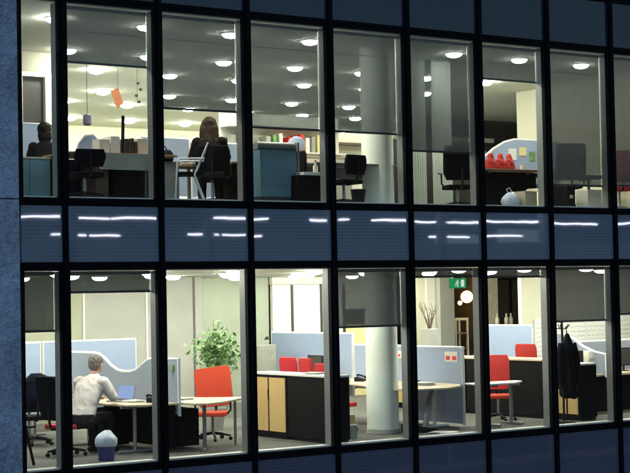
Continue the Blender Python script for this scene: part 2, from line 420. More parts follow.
iwall('pillar', 'broad grey square pillar left of the green exit sign', B(13.78, 14.2, 8.8, 9.3, 0, CE - .005), 'grey_wall')
t = thing('lobby_alcove', 'dark brown lobby alcove glowing round the warm lamp', 'alcove', (14.2, 9.3, 0))
B(0, 1.1, 1.4, 1.5, 0, CE - .01).build('back_panel', 'brown_dark', t)
B(0, .04, 0, 1.4, 0, CE - .01).build('side_panel', 'brown_dark', t)
B(1.06, 1.1, 0, 1.4, 0, CE - .01).build('side_panel', 'brown_dark', t)
iwall('pillar', 'grey pillar between the warm lamp and the dark night window', B(15.3, 15.62, 8.9, 9.3, 0, CE - .005), 'ivory')
t = thing('night_window', 'dark inner window behind the blue screen and red chair', 'window', (15.64, 9.1, 0))
B(0, 1.14, .05, .08, .95, 2.55).build('pane', 'dark_panel', t)
fr = MB(); fr.box(0, 1.14, 0, .05, .88, .95).box(0, 1.14, 0, .05, 2.55, 2.62).box(0, .05, 0, .05, .95, 2.55).box(.55, .6, 0, .05, .95, 2.55).box(1.09, 1.14, 0, .05, .95, 2.55)
fr.build('frame', 'black_frame', t)
B(0, 1.14, .0, .1, 0, .87).build('lower_panel', 'grey_wall', t); B(0, 1.14, 0, .1, 2.63, CE - .005).build('upper_panel', 'grey_wall', t)
iwall('wall', 'cream wall right of the dark night window', B(16.8, XR, 9.0, 9.1, 0, CE - .005), 'cream_wall')
iwall('partition_wall', 'pale partition wall carrying the whiteboards behind the coat stand', B(13.2, XR, 5.4, 5.5, 0, CE - .005), 'cream_wall')
# upper storey
t = thing('door_wall', 'beige wall with a dark doorway in the narrow upper window', 'wall', (0, 4.3, FL))
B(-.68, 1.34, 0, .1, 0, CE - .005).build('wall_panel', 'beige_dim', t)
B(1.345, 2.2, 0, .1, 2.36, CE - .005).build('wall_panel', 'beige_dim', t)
B(1.95, 2.2, 0, .1, 0, 2.355).build('wall_panel', 'beige_dim', t)
dr = MB(); dr.box(1.345, 1.38, -.03, .1, 0, 2.28).box(1.79, 1.945, -.03, .1, 0, 2.28).box(1.345, 1.945, -.03, .1, 2.285, 2.355)
dr.build('door_frame', 'white_panel', t); B(1.385, 1.785, .06, .1, 0, 2.28).build('door', 'dark_panel', t)
iwall('back_wall', 'yellow back wall far behind the seated woman', B(-.68, XR, 14.4, 14.5, FL, FL + CE - .005), 'yellow_wall')
iwall('wall', 'cream side wall meeting the ceiling beside the red bags', B(12.7, 12.8, .3, 4.85, FL, FL + CE - .005), 'cream_dim')
iwall('wall', 'grey end wall with dark glazing far behind the red bags', B(13.6, XR, 9.4, 9.5, FL, FL + CE - .005), 'dark_panel')
t = thing('night_window', 'dark glazed opening with white posts behind the red bags', 'window', (14.7, 9.3, FL))
B(.0, 1.25, .03, .06, .6, 2.15).build('pane', 'dark_panel', t)
fr = MB()
for x in (.0, .33, .62, .93, 1.2): fr.box(x, x + .05, -.02, .03, .6, 1.95)
fr.box(0, 1.25, -.02, .03, 2.15, 2.25); fr.build('frame', 'white_paint', t)

# ------------------------------------------------------------------ round columns
for z, lb in ((0, 'round pale column in front of the desk of the lower storey'), (FL, 'round pale column half covered by a blind in the upper storey')):
    c = thing('round_column', lb, 'column', (6.40, 1.32, z), group='round columns behind the glass')
    MB().lathe([(.265, 0), (.265, CE - .01)], n=48).build('shaft', 'column', c, smooth='auto')
    MB().lathe([(.275, 0.0), (.275, .07), (.267, .08)], n=48).build('base_ring', 'grey_wall', c, smooth='auto')

# ------------------------------------------------------------------ blinds
WN = {('U', 0): 'narrow upper window', ('U', 1): 'upper pennant window', ('U', 2): 'upper window with the woman',
      ('U', 3): 'upper teal cabinet window', ('U', 4): 'upper round column window', ('U', 5): 'upper black armchair window',
      ('U', 6): 'upper red bags window', ('U', 7): 'upper chair silhouette window', ('U', 8): 'upper right edge window',
      ('L', 0): 'narrow lower window', ('L', 1): 'lower window with the man', ('L', 2): 'lower potted tree window',
      ('L', 3): 'lower tambour door window', ('L', 4): 'lower round column window', ('L', 5): 'lower exit sign window',
      ('L', 6): 'lower red chair window', ('L', 7): 'lower coat stand window', ('L', 8): 'lower right edge window',
      ('U', 9): 'upper window past the edge', ('L', 9): 'lower window past the edge'}
LEN = {('U', 1): 'grey roller blind pulled a third down in the ', ('U', 2): 'grey roller blind pulled over half down in the ', ('U', 3): 'grey roller blind pulled two thirds down in the ',
       ('U', 7): 'grey roller blind pulled almost to the sill in the ', ('L', 1): 'grey roller blind pulled slightly down in the '}
for key, zb in {('U', 1): 5.62, ('U', 2): 5.05, ('U', 3): 4.84, ('U', 4): 4.84, ('U', 5): 4.59, ('U', 6): 5.84, ('U', 7): 4.11, ('U', 8): 4.13,
                ('L', 0): 1.90, ('L', 1): 2.42, ('L', 4): 1.81, ('L', 5): 2.57, ('L', 6): 2.55, ('L', 7): 1.78, ('L', 8): 1.87}.items():
    fl, k = key; a, b = BAYS[k]; z0 = FL if fl == 'U' else 0
    t = thing('roller_blind', LEN.get(key, 'grey mesh roller blind in the ') + WN[key], 'blind', ((a + b) / 2, .17, z0 + CE - .04), group='grey mesh roller blinds')
    hw = (b - a) / 2 - .087
    zr = zb - (z0 + CE - .04)
    fb = MB(); rq = random.Random(k * 7 + ord(fl)); ph = rq.uniform(0, 6); nx, nz = 30, 8
    gv = [[fb.bm.verts.new((-hw + 2 * hw * i / nx, (.0035 * math.sin(i * .55 + ph) + .0025 * math.sin(i * 1.3 + 2 * ph)) * (j_ / nz), zr * j_ / nz)) for i in range(nx + 1)] for j_ in range(nz + 1)]
    for j_ in range(nz):
        for i in range(nx): fb.bm.faces.new((gv[j_][i], gv[j_][i + 1], gv[j_ + 1][i + 1], gv[j_ + 1][i]))
    fb.build('fabric', 'blind' if fl == 'U' else 'blind_dense', t, smooth=True)
    B(-hw, hw, -.0035, -.0022, max(zr * .5, -.32) - .006, max(zr * .5, -.32)).build('seam', 'blind_bar', t) if zr < -.5 else None
    B(-hw - .006, hw + .006, -.012, .012, zr - .032, zr + .0, bev=.004).build('bottom_bar', 'blind_bar', t)
    MB().cyl((-hw, 0, .008), (hw, 0, .008), .026, n=14).build('roller_tube', 'grey_metal', t, smooth='auto')

# ------------------------------------------------------------------ ceiling downlights on a grid
lampring = None
spots = []
for fl, z in (('U', FL + CE), ('L', CE)):
    for y in (1.2, 3.85, 5.75, 8.4, 10.2, 12.9):
        if fl == 'L' and y > 9: continue
        for k in range(-1, 13):
            x = .5 + 1.5 * k
            if fl == 'U' and (x > 12.3 and y < 9 or x > 16): continue
            if fl == 'U' and y > 1.3 and x < 1.9 and y < 6.5: continue
            if fl == 'L' and y > 7.2 and x < 6.5: continue
            if (fl == 'L' and x > 13 and y > 5): continue
            u, v = px((x, y, z))
            if abs(x - 6.5) < .1 and y < 2: continue
            if -70 < u < 700 and x > -.5: spots.append((fl, x, y, z, u, v))
medges = [px((BAYS[0][0], 0, 4))[0]] + [px((b, 0, 4))[0] for a, b in BAYS]
rank = {}
for s in sorted(spots, key=lambda s: (s[2], s[1])):
    fl, x, y, z, u, v = s
    zz = 5.6 if fl == 'U' else 2.6
    ed = [px((BAYS[0][0], 0, zz))[0]] + [px((b, 0, zz))[0] for a, b in BAYS]
    k = sum(u > e for e in ed) - 1
    k = max(0, min(9, k)); rank.setdefault((fl, k), []).append(s)
ORD = ['nearest the glass', 'second from the glass', 'third from the glass', 'fourth from the glass', 'fifth from the glass', 'sixth from the glass', 'seventh from the glass', 'eighth from the glass', 'ninth from the glass', 'tenth from the glass']
proto = None
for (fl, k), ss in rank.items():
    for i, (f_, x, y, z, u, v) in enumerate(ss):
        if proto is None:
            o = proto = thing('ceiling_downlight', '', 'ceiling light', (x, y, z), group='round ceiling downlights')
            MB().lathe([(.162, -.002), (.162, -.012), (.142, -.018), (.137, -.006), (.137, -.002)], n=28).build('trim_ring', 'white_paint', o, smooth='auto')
            MB().lathe([(.134, -.004), (.134, -.020), (.124, -.044), (.095, -.064), (.05, -.075), (.004, -.078)], n=28).build('lamp_disc', 'lamp', o, smooth='auto')  # bowl shape deepens the lamp to imitate its bloom
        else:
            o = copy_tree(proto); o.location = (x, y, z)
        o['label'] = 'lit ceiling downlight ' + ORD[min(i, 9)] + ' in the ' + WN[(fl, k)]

# ------------------------------------------------------------------ furniture makers (all face +X)
def office_chair(label, loc, rz, back='black_fabric', seat=None, frame='black_plastic', bw=.46, bh=.56, hz=.47, group='office swivel chairs', arms=True, tilt=6, roll=0):
    seat = seat or back
    t = thing('office_chair', label, 'chair', loc, rz, group)
    MB().prism([(-.22, -.22), (-.1, -.24), (.16, -.235), (.235, -.2), (.25, 0), (.235, .2), (.16, .235), (-.1, .24), (-.22, .22)], hz - .07, hz, bev=.022).build('seat', seat, t, smooth='auto')
    bk = MB(); h = bw / 2
    pr = [(-h * .82, 0), (h * .82, 0), (h, .12), (h, bh - .08), (h * .86, bh), (-h * .86, bh), (-h, bh - .08), (-h, .12)]
    bk.prism(pr, -.035, .03, axis='x', bev=.02)
    bk.xf(Matrix.Translation((-.25, 0, hz + .07)) @ Matrix.Rotation(R(-tilt), 4, 'Y') @ Matrix.Rotation(R(roll), 4, 'X'))
    bk.build('backrest', back, t, smooth='auto')
    MB().tube([(-.08, 0, hz - .08), (-.27, 0, hz - .06), (-.31, 0, hz + .04), (-.32, 0, hz + .28)], .02).build('back_support', frame, t, smooth='auto')
    MB().cyl((0, 0, .1), (0, 0, hz - .07), .025).build('gas_column', 'steel', t, smooth='auto')
    for i in range(5):
        a = 2 * PI * i / 5 + .3; c, s = math.cos(a), math.sin(a)
        l = MB().tube([(0.02 * c, .02 * s, .115), (.15 * c, .15 * s, .10), (.29 * c, .29 * s, .075)], [.026, .022, .016]).build('base_leg', frame, t, smooth='auto')
        MB().cyl((.29 * c - .022 * s, .29 * s + .022 * c, .03), (.29 * c + .022 * s, .29 * s - .022 * c, .03), .03, n=14).build('caster', 'black_plastic', l, smooth='auto')
    if arms:
        for s in (-1, 1):
            MB().tube([(-.05, s * .22, hz - .05), (-.03, s * .29, hz + .02), (-.02, s * .29, hz + .19), (.14, s * .29, hz + .21)], .016).build('armrest', frame, t, smooth='auto')
    return t

def desk(label, poly, z, legs, top='maple', loc=(0, 0, 0), leg='grey_metal', group='office desks'):
    t = thing('desk', label, 'desk', (loc[0], loc[1], loc[2]), 0, group)
    MB().prism(poly, z - .028, z, bev=.006).build('desktop', top, t)
    for lx, ly, a in legs:
        m_ = MB(); d = Vector((math.cos(a), math.sin(a), 0)) * .3
        m_.cyl((lx, ly, .03), (lx, ly, z - .03), .03, n=12)
        m_.tube([(lx - d.x, ly - d.y, .025), (lx + d.x, ly + d.y, .025)], .022)
        m_.tube([(lx - d.x * .8, ly - d.y * .8, z - .05), (lx + d.x * .8, ly + d.y * .8, z - .05)], .02)
        m_.build('leg', leg, t, smooth='auto')
    return t

def screen(label, axis, c, a, b, z0, prof, group='fabric desk screens', fab='blue_fabric', th=.022, posts=True, base=0):
    """prof: list of (position, top height) along the axis"""
    t = thing('desk_screen', label, 'screen', (0, 0, base), 0, group)
    poly = [(a, z0), (b, z0)] + sorted([p for p in prof], key=lambda p: -p[0])
    ax = {'y': 'x', 'x': 'y'}[axis]
    if axis == 'y': MB().prism(poly, c - th, c + th, axis='x').build('fabric_panel', fab, t)
    else: MB().prism(poly, c - th, c + th, axis='y').build('fabric_panel', fab, t)
    P = (lambda u, z: (c, u, z)) if axis == 'y' else (lambda u, z: (u, c, z))
    pr = sorted(prof)
    MB().tube([P(a, z0 - .02)] + [P(u, z) for u, z in pr] + [P(b, z0 - .02)], .026, n=8).build('edge_trim', 'trim', t, smooth='auto')
    return t

def laptop(label, loc, rz, group=None):
    t = thing('laptop', label, 'laptop', loc, rz)
    b = B(-.12, .12, -.17, .17, 0, .018, bev=.005).build('keyboard_base', 'grey_metal', t)
    B(-.02, .09, -.15, .15, .0185, .021).build('keyboard', 'black_plastic', b)
    s = MB().box(-.006, .006, -.17, .17, 0, .235, bev=.004).xf(Matrix.Translation((.12, 0, .02)) @ Matrix.Rotation(R(16), 4, 'Y')).build('lid', 'grey_metal', t)
    MB().box(-.009, -.0065, -.155, .155, .015, .222).xf(Matrix.Translation((.12, 0, .02)) @ Matrix.Rotation(R(16), 4, 'Y')).build('display', 'display', s)
    return t
def monitor(label, loc, rz, disp='dark_panel', group='desk monitors'):
    t = thing('monitor', label, 'monitor', loc, rz, group)
    B(-.02, .02, -.24, .24, .1, .44, bev=.008).build('casing', 'black_plastic', t)
    B(.0205, .023, -.22, .22, .125, .42).build('display', disp, t)
    s = MB().lathe([(.11, 0), (.11, .012), (.02, .02)]); s.cyl((0, 0, .015), (0, 0, .12), .02); s.build('stand', 'black_plastic', t, smooth='auto')
    return t
def phone(label, loc, rz, group='desk telephones'):
    t = thing('telephone', label, 'telephone', loc, rz, group)
    MB().prism([(-.09, 0), (.09, 0), (.09, .075), (.06, .08), (-.09, .03)], -.08, .08, axis='y', bev=.004).build('body', 'black_plastic', t)
    h = MB(); h.tube([(-.08, -.06, .06), (-.05, -.06, .085), (.06, -.06, .115), (.09, -.06, .1)], [.026, .016, .016, .026]); h.build('handset', 'black_plastic', t, smooth='auto')
    return t
def paper_pile(label, loc, rz, n=6, w=.21, l=.30, m='paper', group='papers lying about'):
    mb = MB()
    for i in range(n):
        k = MB(); a = random.uniform(-.25, .25)
        c, s = math.cos(a), math.sin(a)
        pts = [(x * c - y * s + random.uniform(-.02, .02), x * s + y * c) for x, y in ((-w / 2, -l / 2), (w / 2, -l / 2), (w / 2, l / 2), (-w / 2, l / 2))]
        mb.prism(pts, .002 + i * .007, .007 + i * .007); k.bm.free()
    o = mb.build('paper_pile', m, loc=loc); o.rotation_euler.z = rz
    return tag(o, label, 'papers', group)

# ------------------------------------------------------------------ people
def person(label, loc, rz, kind):
    t = thing('person', label, 'person', loc, rz)
    hz = .48
    b = MB()
    lean = {'man': .25, 'woman': .05, 'dark': .10}[kind]
    k = .94 if kind == 'woman' else 1.0
    sh = (lean, 0, hz + .56 * k)
    sw = .185 * k
    # torso
    def torso(b, g):
        b.loft([(-.02, 0, hz - .06, .10 + g, .155 + g), (0, 0, hz + .05, .125 + g, .17 + g), (lean * .3, 0, hz + .2 * k, .105 + g, .15 + g), (lean * .65, 0, hz + .36 * k, .118 + g, .17 + g), (lean * .92, 0, hz + .5 * k, .10 + g, .185 * k + g), (lean * 1.05, 0, hz + .575 * k, .07 + g, .12 + g), (lean * 1.12, 0, hz + .61 * k, .058 + g, .065 + g)])
    torso(b, 0)
    hx, hzz = lean * 1.12 + .07, hz + .77 * k
    b.capsule((lean * 1.1, 0, hz + .58 * k), (hx - .02, 0, hzz - .06), .056, .052)
    # head with face
    b.ell((hx - .005, 0, hzz + .02), (.098 * k, .078 * k, .112 * k), 20, 14)
    b.ell((hx + .03, 0, hzz - .055), (.062, .055, .062), 16, 10)
    b.capsule((hx + .086, 0, hzz + .012), (hx + .108, 0, hzz - .022), .010, .016)
    b.capsule((hx + .082, -.022, hzz - .062), (hx + .082, .022, hzz - .062), .010, .010)
    for s in (-1, 1):
        b.ell((hx - .005, s * .078 * k, hzz - .005), (.022, .012, .033), 10, 8)
        b.capsule((hx + .078, s * .02, hzz + .038), (hx + .07, s * .045, hzz + .038), .011, .010)
    # arms
    arms = {}
    for s in (-1, 1):
        if kind == 'man': el, wr = (lean + .07, s * .27, .80), (lean + .28, s * .15, .775)
        elif kind == 'woman': el, wr = (lean + .06, s * .24, .76), (lean + .29, s * .13, .775)
        else: el, wr = (lean + .10, s * .25, .77), (lean + .32, s * .10, .775)
        shp = (lean * .95, s * sw, hz + .525 * k); arms[s] = (shp, el, wr)
        b.capsule(shp, el, .055 * k, .043 * k); b.capsule(el, wr, .043 * k, .029 * k)
        d = (Vector(wr) - Vector(el)).normalized(); q = Vector((-d.y, d.x, 0)).normalized() * s
        pa = Vector(wr) + d * .085 + Vector((0, 0, -.005))
        b.capsule(Vector(wr) + d * .02, pa, .026, .034)
        b.capsule(Vector(wr) + d * .03 + q * -.01, pa + q * .012, .022, .022)
        for j, (o_, ln) in enumerate(((-.028, .062), (-.009, .074), (.010, .078), (.029, .07))):
            k0 = pa + q * o_ + d * .012; k1 = k0 + d * ln * .5 + Vector((0, 0, .006)); k2 = k1 + d * ln * .5 + Vector((0, 0, -.016))
            b.capsule(k0, k1, .0095, .009, 8); b.capsule(k1, k2, .009, .0075, 8)
        th0 = Vector(wr) + d * .04 - q * .022; th1 = th0 + d * .035 - q * .028; th2 = th1 + d * .03 - q * .004
        b.capsule(th0, th1, .013, .011, 8); b.capsule(th1, th2, .011, .009, 8)
    # legs
    def legs(b, g, shoes=True):
        for s in (-1, 1):
            b.capsule((0, s * .09, hz), (.44, s * .12, hz + .03), .088 + g, .06 + g); b.capsule((.44, s * .12, hz + .03), (.40, s * .12, .11), .058 + g, .042 + g)
            if shoes: b.capsule((.38, s * .12, .055), (.56, s * .13, .04), .045, .036)
    legs(b, 0)
    fuse(b, 'body', 'skin', t, .0065, 3)
    # clothes
    c = MB(); torso(c, .026 if kind == 'man' else .014)
    for s in (-1, 1):
        shp, el, wr = arms[s]; e2 = Vector(el); w2 = Vector(wr)
        c.capsule(shp, el, .080 * k, .066 * k); c.capsule(el, e2.lerp(w2, .86), .064 * k, .042)
    c.loft([(lean * 1.08, 0, hz + .565 * k, .075, .08), (lean * 1.16, 0, hz + .632 * k, .066, .066)])
    fuse(c, 'shirt' if kind == 'man' else 'top', 'shirt_white' if kind == 'man' else 'dark_cloth', t, .009, 3, .007, (11, 11, 4.5))
    c = MB(); legs(c, .014, False); c.loft([(-.03, 0, hz - .10, .13, .185), (-.02, 0, hz - .02, .155, .205), (0, 0, hz + .09, .150, .198)])
    fuse(c, 'trousers', 'trouser_black', t, .012, 3, .008)
    for s in (-1, 1):
        MB().capsule((.37, s * .12, .05), (.57, s * .13, .042), .05, .042).build('shoe', 'black_plastic', t, smooth=True)
        MB().ell((hx + .079, s * .031, hzz + .02), (.010, .012, .009), 10, 8).build('eye', 'eye', t, smooth=True)
    # hair
    h = MB()
    if kind == 'man':
        h.ell((hx - .016, 0, hzz + .042), (.102, .086, .102), 20, 14); h.ell((hx - .05, 0, hzz - .005), (.062, .076, .085), 16, 10)
        fuse(h, 'hair', 'hair_grey', t, .007, 2, .006, (30, 30, 14))
    elif kind == 'woman':
        h.ell((hx - .024, 0, hzz + .045), (.110, .098, .105), 20, 14)
        h.loft([(hx - .05, 0, hzz + .08, .085, .090), (hx - .06, 0, hzz, .085, .104), (hx - .085, 0, hzz - .10, .075, .112), (hx - .12, 0, hzz - .20, .06, .118), (hx - .145, 0, hzz - .29, .045, .112), (hx - .15, 0, hzz - .34, .025, .08)], 24)
        for i in range(16):
            yy = -.11 + .0147 * i; q = .8 + .4 * random.random()
            h.tube([(hx - .03, yy * .7, hzz + .10), (hx - .125, yy, hzz - .02), (hx - .15, yy * 1.08, hzz - .17), (hx - .175, yy * 1.12 + random.uniform(-.02, .02), hzz - .30 * q), (hx - .17, yy * 1.1, hzz - .40 * q)], [.012, .017, .017, .013, .004], 7)
        fuse(h, 'hair', 'hair_brown', t, .006, 1, .007, (40, 40, 8))
    else:
        h.ell((hx - .022, 0, hzz + .045), (.116, .104, .112), 20, 14); h.ell((hx - .065, 0, hzz - .06), (.075, .105, .14), 16, 10)
        fuse(h, 'hair', 'hair_black', t, .008, 2, .012, (24, 24, 12))
    return t

# ================================================================== LOWER STOREY
HP = PI / 2
screen('long blue screen with white edge, left of its pair behind the man', 'x', 6.0, .55, 2.44, .3, [(.55, 1.555), (2.44, 1.555)])
screen('long blue screen with white edge above the laptop, right of its pair', 'x', 6.0, 2.50, 4.33, .3, [(2.50, 1.555), (4.33, 1.555)])
screen('slate blue desk screen with a wavy white top edge in front of the seated man', 'y', 2.35, 1.0, 4.9, .55,
       [(4.9, 1.42), (3.75, 1.42), (3.55, 1.40), (3.35, 1.33), (3.15, 1.23), (2.95, 1.165), (2.75, 1.145), (2.5, 1.15), (2.3, 1.19), (2.1, 1.28), (1.95, 1.345), (1.8, 1.375), (1.6, 1.38), (1.0, 1.38)], fab='slate_fabric')
for i, (yy, zz, m, w_) in enumerate(((1.32, 1.19, 'yellow_panel', 'upper'), (1.14, 1.2, 'leaf', 'green right'))):
    tag(B(2.30, 2.325, yy - .045, yy + .045, zz, zz + .09).build('sticky_note', m), ('yellow sticky note at the near end of the wavy desk screen', 'green sticky note at the near end of the wavy desk screen')[i], 'note')
desk('pale maple desk where the man in white sits', [(1.62, 3.3), (1.50, 2.0), (1.47, 1.6), (1.58, 1.22), (1.85, 1.0), (2.32, .95), (2.32, 3.3)], .73, [(1.78, 1.35, 0), (1.85, 3.0, 0)])
desk('pale maple desk with a pointed end beside the red swivel chair', [(2.38, 3.6), (2.38, 1.1), (2.44, .68), (2.58, .55), (2.85, .64), (3.3, .98), (3.66, 1.28), (3.72, 1.38), (3.62, 1.5), (3.3, 1.75), (3.1, 2.1), (3.0, 2.6), (2.98, 3.6)], .73, [(2.75, .95, 1.0), (2.75, 3.2, 0)])
MB().cyl((0, 0, 0), (0, 0, .70), .022).build('leg', 'steel', [o for o in COL.objects if o.name == 'desk.001'][0], smooth='auto', loc=(3.55, 1.36, 0))
person('man in white shirt with short greying hair sitting at the laptop', (1.02, 1.62, 0), R(24), 'man').scale = (1.12, 1.22, 1.06)
office_chair('black high backed swivel chair with red seat under the man in white', (.82, 1.70, 0), R(14), 'black_fabric', 'crimson_fabric', bh=.66, tilt=10, arms=False)
B(2.28, 2.30, 1.05, 3.3, .06, .70).build('modesty_panel', 'black_laminate', [o for o in COL.objects if o.name == 'desk'][0])
B(2.395, 2.415, 1.15, 3.55, .06, .70).build('modesty_panel', 'black_laminate', [o for o in COL.objects if o.name == 'desk.001'][0])
for lx, ly, lb in ((1.80, 2.35, 'black drawer pedestal under the laptop desk'), (2.47, 1.35, 'black drawer pedestal under the left end of the pointed maple desk')):
    t = thing('drawer_unit', lb, 'drawers', (lx, ly, 0))
    B(0, .42, 0, .5, .04, .60, bev=.006).build('carcass', 'black_laminate', t)
    for i in range(3): B(.01, .41, -.012, -.001, .06 + .18 * i, .225 + .18 * i).build('drawer', 'black_laminate', t)
laptop('open grey laptop with glowing blue screen on the pale maple desk', (1.88, 2.0, .731), R(22))
phone('black telephone between the man and the laptop', (1.70, 2.62, .731), R(160))
phone('black telephone at the near end of the laptop desk', (2.12, 1.36, .731), R(200))
paper_pile('white papers on the desk beside the laptop', (1.95, 1.72, .731), .3, 4)
# bin
t = thing('waste_bin', 'dark blue waste bin lined with a white bag under the desk', 'bin', (.97, .72, 0))
MB().lathe([(.105, 0), (.112, .004), (.142, .27), (.150, .28), (.150, .30), (.138, .30), (.104, .012), (.02, .01)], n=28).build('tub', 'bin_blue', t, smooth='auto')
bm_ = MB(); n = 30; rs = []
rr = random.Random(4)
for r_, z_, j in ((.152, .20, .006), (.158, .25, .01), (.157, .305, .008), (.13, .34, .012), (.09, .365, .02), (.05, .40, .02), (.015, .425, .006)):
    rs.append([((r_ + rr.uniform(-j, j)) * math.cos(2 * PI * i / n), (r_ + rr.uniform(-j, j)) * math.sin(2 * PI * i / n), z_ + rr.uniform(-j, j)) for i in range(n)])
bm_.rings(rs).build('bag', 'bag_white', t, smooth=True)
# left end bay
desk('pale desk beside the pier in the narrow lower window', [(1.1, 5.6), (1.0, 4.2), (2.2, 4.1), (2.28, 5.6)], .73, [(1.4, 4.5, 0), (1.9, 5.3, 0)])
paper_pile('heap of white papers on the desk beside the pier', (1.65, 4.75, .731), .5, 8, .3, .42)
office_chair('black swivel chair with a dark jacket slung over its back', (1.25, 3.7, 0), R(75), bh=.5, group='office swivel chairs')
j = thing('jacket', 'dark navy jacket slung over the swivel chair by the pier', 'jacket', (1.19, 3.44, .62), R(75))
MB().loft([(0, 0, .0, .05, .21), (-.01, .01, .2, .07, .25), (0, 0, .38, .075, .24), (.01, 0, .47, .06, .17), (.02, .02, .53, .03, .08)], 20).build('cloth', 'navy_fabric', j, smooth=True)
MB().capsule((.02, -.22, .4), (.06, -.25, .05), .06, .045).build('sleeve', 'navy_fabric', j, smooth=True)
MB().capsule((.02, .22, .4), (.05, .26, .02), .06, .045).build('sleeve', 'navy_fabric', j, smooth=True)
t = thing('folding_stand', 'black folding A frame stand leaning near the pier', 'stand', (-.32, .62, 0))
for s in (-1, 1): MB().tube([(.02 + .12 * s, .05 * s, .02), (0, 0, .55)], .022).build('leg', 'black_plastic', t, smooth='auto')
B(-.14, .14, -.03, .03, .54, .57, bev=.008).build('top_bar', 'black_plastic', t)
# potted tree
t = thing('potted_tree', 'leafy green potted tree standing behind the red swivel chair', 'plant', (4.78, 4.0, 0))
MB().lathe([(.14, 0), (.19, .34), (.205, .345), (.205, .38), (.175, .38), (.165, .33), (.02, .325)], n=28).build('pot', 'terracotta', t, smooth='auto')
tr = MB(); rr = random.Random(21); tips = []
tr.tube([(0, 0, .3), (.015, .01, .7), (-.01, 0, 1.05), (.01, 0, 1.3)], [.026, .022, .019, .016])
tr.tube([(.03, .02, .3), (-.02, .02, .7), (.02, -.01, 1.05), (.0, .02, 1.3)], [.018, .016, .014, .012])
for i in range(34):
    a = rr.uniform(0, 2 * PI); z0_ = rr.uniform(.98, 1.5); L_ = rr.uniform(.12, .52)
    p0 = Vector((0, 0, z0_)); p1 = p0 + Vector((math.cos(a) * L_ * .5, math.sin(a) * L_ * .45, rr.uniform(.12, .38))); p2 = p0 + Vector((math.cos(a) * L_, math.sin(a) * L_ * .85, rr.uniform(-.1, .45)))
    tr.tube([p0, p1, p2], [.008, .006, .003], 5); tips.append((p0, p1, p2))
tr.build('trunk', 'bark', t, smooth='auto')
lf = MB()
for p0, p1, p2 in tips:
    for j_ in range(23):
        q = rr.uniform(.35, 1.08)
        c = p0.lerp(p1, min(q * 2, 1)) if q < .5 else p1.lerp(p2, (q - .5) * 2)
        c = c + Vector((rr.gauss(0, .045), rr.gauss(0, .045), rr.gauss(-.06, .07)))
        L_ = rr.uniform(.07, .14); a = rr.uniform(0, 2 * PI)
        d = Vector((math.cos(a) * .7, math.sin(a) * .7, rr.uniform(-1.0, .1))).normalized(); s_ = d.cross(Vector((rr.uniform(-.5, .5), rr.uniform(-.5, .5), 1))).normalized() * L_ * .26
        k_ = d.cross(s_).normalized() * L_ * .08
        v = [lf.bm.verts.new(x) for x in (c, c + d * L_ * .45 + s_ + k_, c + d * L_, c + d * L_ * .45 - s_ + k_)]
        m0 = lf.bm.verts.new(c + d * L_ * .45)
        for f in ((v[0], v[1], m0), (v[1], v[2], m0), (v[2], v[3], m0), (v[3], v[0], m0)): lf.bm.faces.new(f)
lf.build('crown', 'leaf', t)
office_chair('orange red swivel chair turned to the window at the pointed maple desk', (3.70, 2.28, 0), R(228), 'orange_red', 'orange_red', bw=.60, bh=.64, hz=.46, tilt=12, roll=7)
# cabinets of the tambour window
def cabinet(label, loc, w, d, h, doors=None, top='white_paint', group='low storage cabinets', body='black_laminate', end=None):
    """faces -X; w along Y, d along X"""
    t = thing('storage_cabinet', label, 'cabinet', loc, 0, group)
    B(0, d, 0, w, .05, h - .033, bev=.004).build('carcass', body, t)
    B(.03, d - .02, .02, w - .02, 0, .049).build('plinth', 'black_plastic', t)
    B(-.015, d + .01, -.008, w + .008, h - .032, h, bev=.004).build('top', top, t)
    if doors:
        e = w - .08; g = .045
        for a, b in ((.04, .04 + (e - g) / 2), (.04 + (e + g) / 2, .04 + e)):
            o = B(-.012, -.001, a, b, .11, h - .075).build('tambour_door', doors, t)
        B(-.02, -.001, .04 + e / 2 - .012, .04 + e / 2 + .012, .62, .78).build('handle', 'black_plastic', t)
    if end: B(.015, d - .015, -.007, -.001, .07, h - .05).build('end_panel', end, t)
    return t
cabinet('low storage cabinet with two honey wood tambour doors and white top', (4.60, 1.47, 0), 1.05, .38, 1.05, 'honey_wood')
cabinet('low plain black cabinet with white top nearest the glass beside the tambour doors', (4.60, .29, 0), 1.16, .38, 1.05)
t = thing('filing_cabinet', 'tall grey green filing cabinet left of the blue screen', 'cabinet', (6.98, 6.0, 0))
B(0, .42, 0, .5, .03, 1.35, bev=.006).build('carcass', 'grey_box', t)
for i in range(4): B(-.012, -.001, .02, .48, .06 + .32 * i, .36 + .32 * i, bev=.003).build('drawer', 'grey_box', t)
t = thing('desk_lamp', 'thin desk lamp with dark shade on the grey green filing cabinet', 'lamp', (7.2, 6.2, 1.351))
MB().lathe([(.08, 0), (.08, .015), (.01, .02)]).build('foot', 'steel', t, smooth='auto')
MB().tube([(0, 0, .01), (.03, 0, .2), (-.12, .0, .28), (-.24, 0, .27)], .008).build('arm', 'steel', t, smooth='auto')
MB().lathe([(.02, .06), (.06, .0), (.055, .0), (.015, .05)], (.06, -.1, .1)).build('shade', 'black_plastic', t, smooth='auto')
